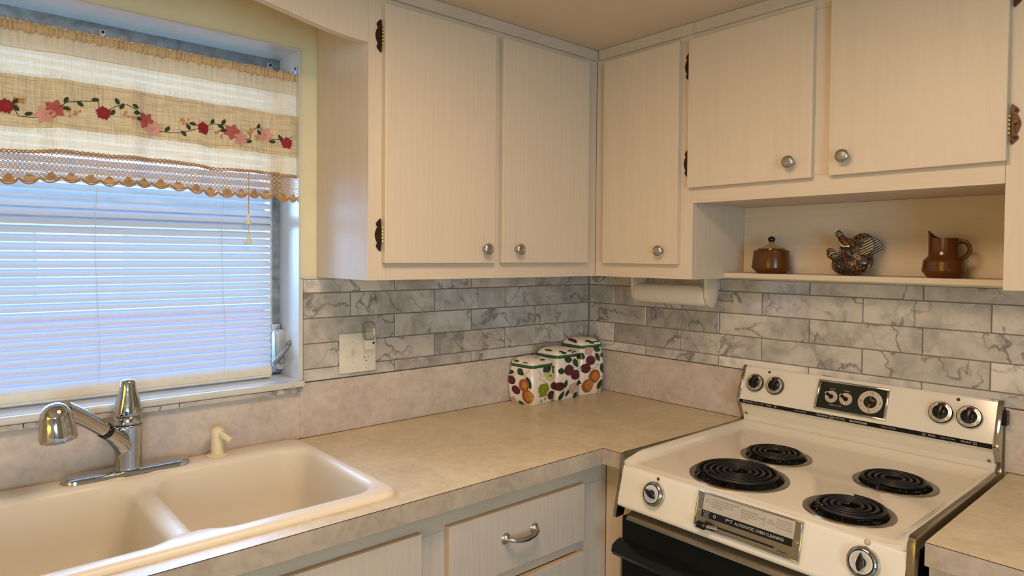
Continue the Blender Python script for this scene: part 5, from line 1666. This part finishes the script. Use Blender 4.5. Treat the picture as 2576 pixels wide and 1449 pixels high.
tl = [('OVEN', .0036, .9572, -.0270), ('CLEANING', .0034, .9572, -.0325, 0, .8), ('• OVEN DOOR AND FOLLOW PRECAUTIONS', .0040, 0.9665, -.0235, 0, .88, 'LEFT'), ('  IN INSTRUCTIONS, CLOSE DOOR', .0040, 0.9665, -.0290, 0, .88, 'LEFT'), ('• TURN OVEN SET AND OVEN TEMP', .0040, 0.9665, -.0345, 0, .88, 'LEFT'), ('  KNOBS TO CLEAN', .0040, 0.9665, -.0400, 0, .88, 'LEFT'),
      ('• HOLD IN LATCH RELEASE', .0040, 1.040, -.0270, 0, .88, 'LEFT'), ('  WHILE MOVING LATCH TO RIGHT', .0040, 1.040, -.0325, 0, .88, 'LEFT'), ('• SET STOP TIME ON TIMER', .0040, 1.040, -.0380, 0, .88, 'LEFT'), ('  CLOCK DIAL', .0040, 1.040, -.0435, 0, .88, 'LEFT'),
      ('|', .0200, 1.098, -.0340, 0, .5), ('AFTER', .0040, 1.1130, -.0300), ('CLEANING', .0040, 1.1130, -.0355), ('WHEN LOCK LIGHT IS OFF', .0040, 1.126, -.0235, 0, .72, 'LEFT'), ('HOLD IN LATCH RELEASE', .0040, 1.126, -.0290, 0, .72, 'LEFT'), ('MOVE TO LEFT TO OPEN', .0040, 1.126, -.0345, 0, .72, 'LEFT'), ('• TURN OVEN SET KNOB OFF', .0040, 1.124, -.0400, 0, .72, 'LEFT')]
texts(tl, MC2 @ Matrix.Translation((0, 0, .0037)), M['grey_ink'], lp)
bm = bmesh.new()
T0 = on(MC2, .990, -.0835, .003); 
tube(bm, [T0, on(MC2, .978, -.0845, .012), on(MC2, 0.9665, -.0860, .020)], [.0060, .0050, .0045], 10, flat=(1, .5))
lv = put('latch_lever', bm, M['chrome'], lp, smooth=50)
bm = bmesh.new(); tube(bm, [on(MC2, .972, -.0865, .020), on(MC2, .968, -.0868, .0205), on(MC2, .950, -.0850, .0225), on(MC2, .947, -.0848, .0230)], [.0060, .0085, .0085, .0055], 16, flat=(1, .8)); put('lever_knob', bm, M['black'], lv, smooth=50)
# oven door with steel top ledge and bar handle
od = put('oven_door', B(((-.606, YA - .004, .14), (-.645, YB + .004, .760)), bev=.004, seg=2), M['blackgloss'], st, smooth=40)
bm = bmesh.new()
pts = [(-.646, .7605), (-.660, .7605), (-.658, .766), (-.646, .7735), (-.634, .7785), (-.626, .7845), (-.618, .7845), (-.618, .7605)]
prism(bm, [(p[0], YA - .030, p[1]) for p in pts], (0, YB - YA + .036, 0)); put('door_ledge', bm, M['steel'], od, smooth=40, label='steel door ledge')
bm = bmesh.new()
hpz = [(-.645, .700), (-.661, .697), (-.677, .689), (-.681, .673), (-.675, .663), (-.661, .661), (-.645, .657)]
prism(bm, [(p[0], YA + .003, p[1]) for p in hpz], (0, YB - YA - .006, 0), 0, .003)
put('door_handle', bm, M['black'], od, smooth=40)
put('side_trim', B(((-.600, OA - .001, .10), (-.634, YA - .003, .655)), ((-.600, OB + .010, .10), (-.634, YB + .003, .757))), M['steel'], st)
put('storage_drawer', B(((-.606, YA - .004, .03), (-.645, YB + .004, .135)), bev=.004, seg=2), M['blackgloss'], st)
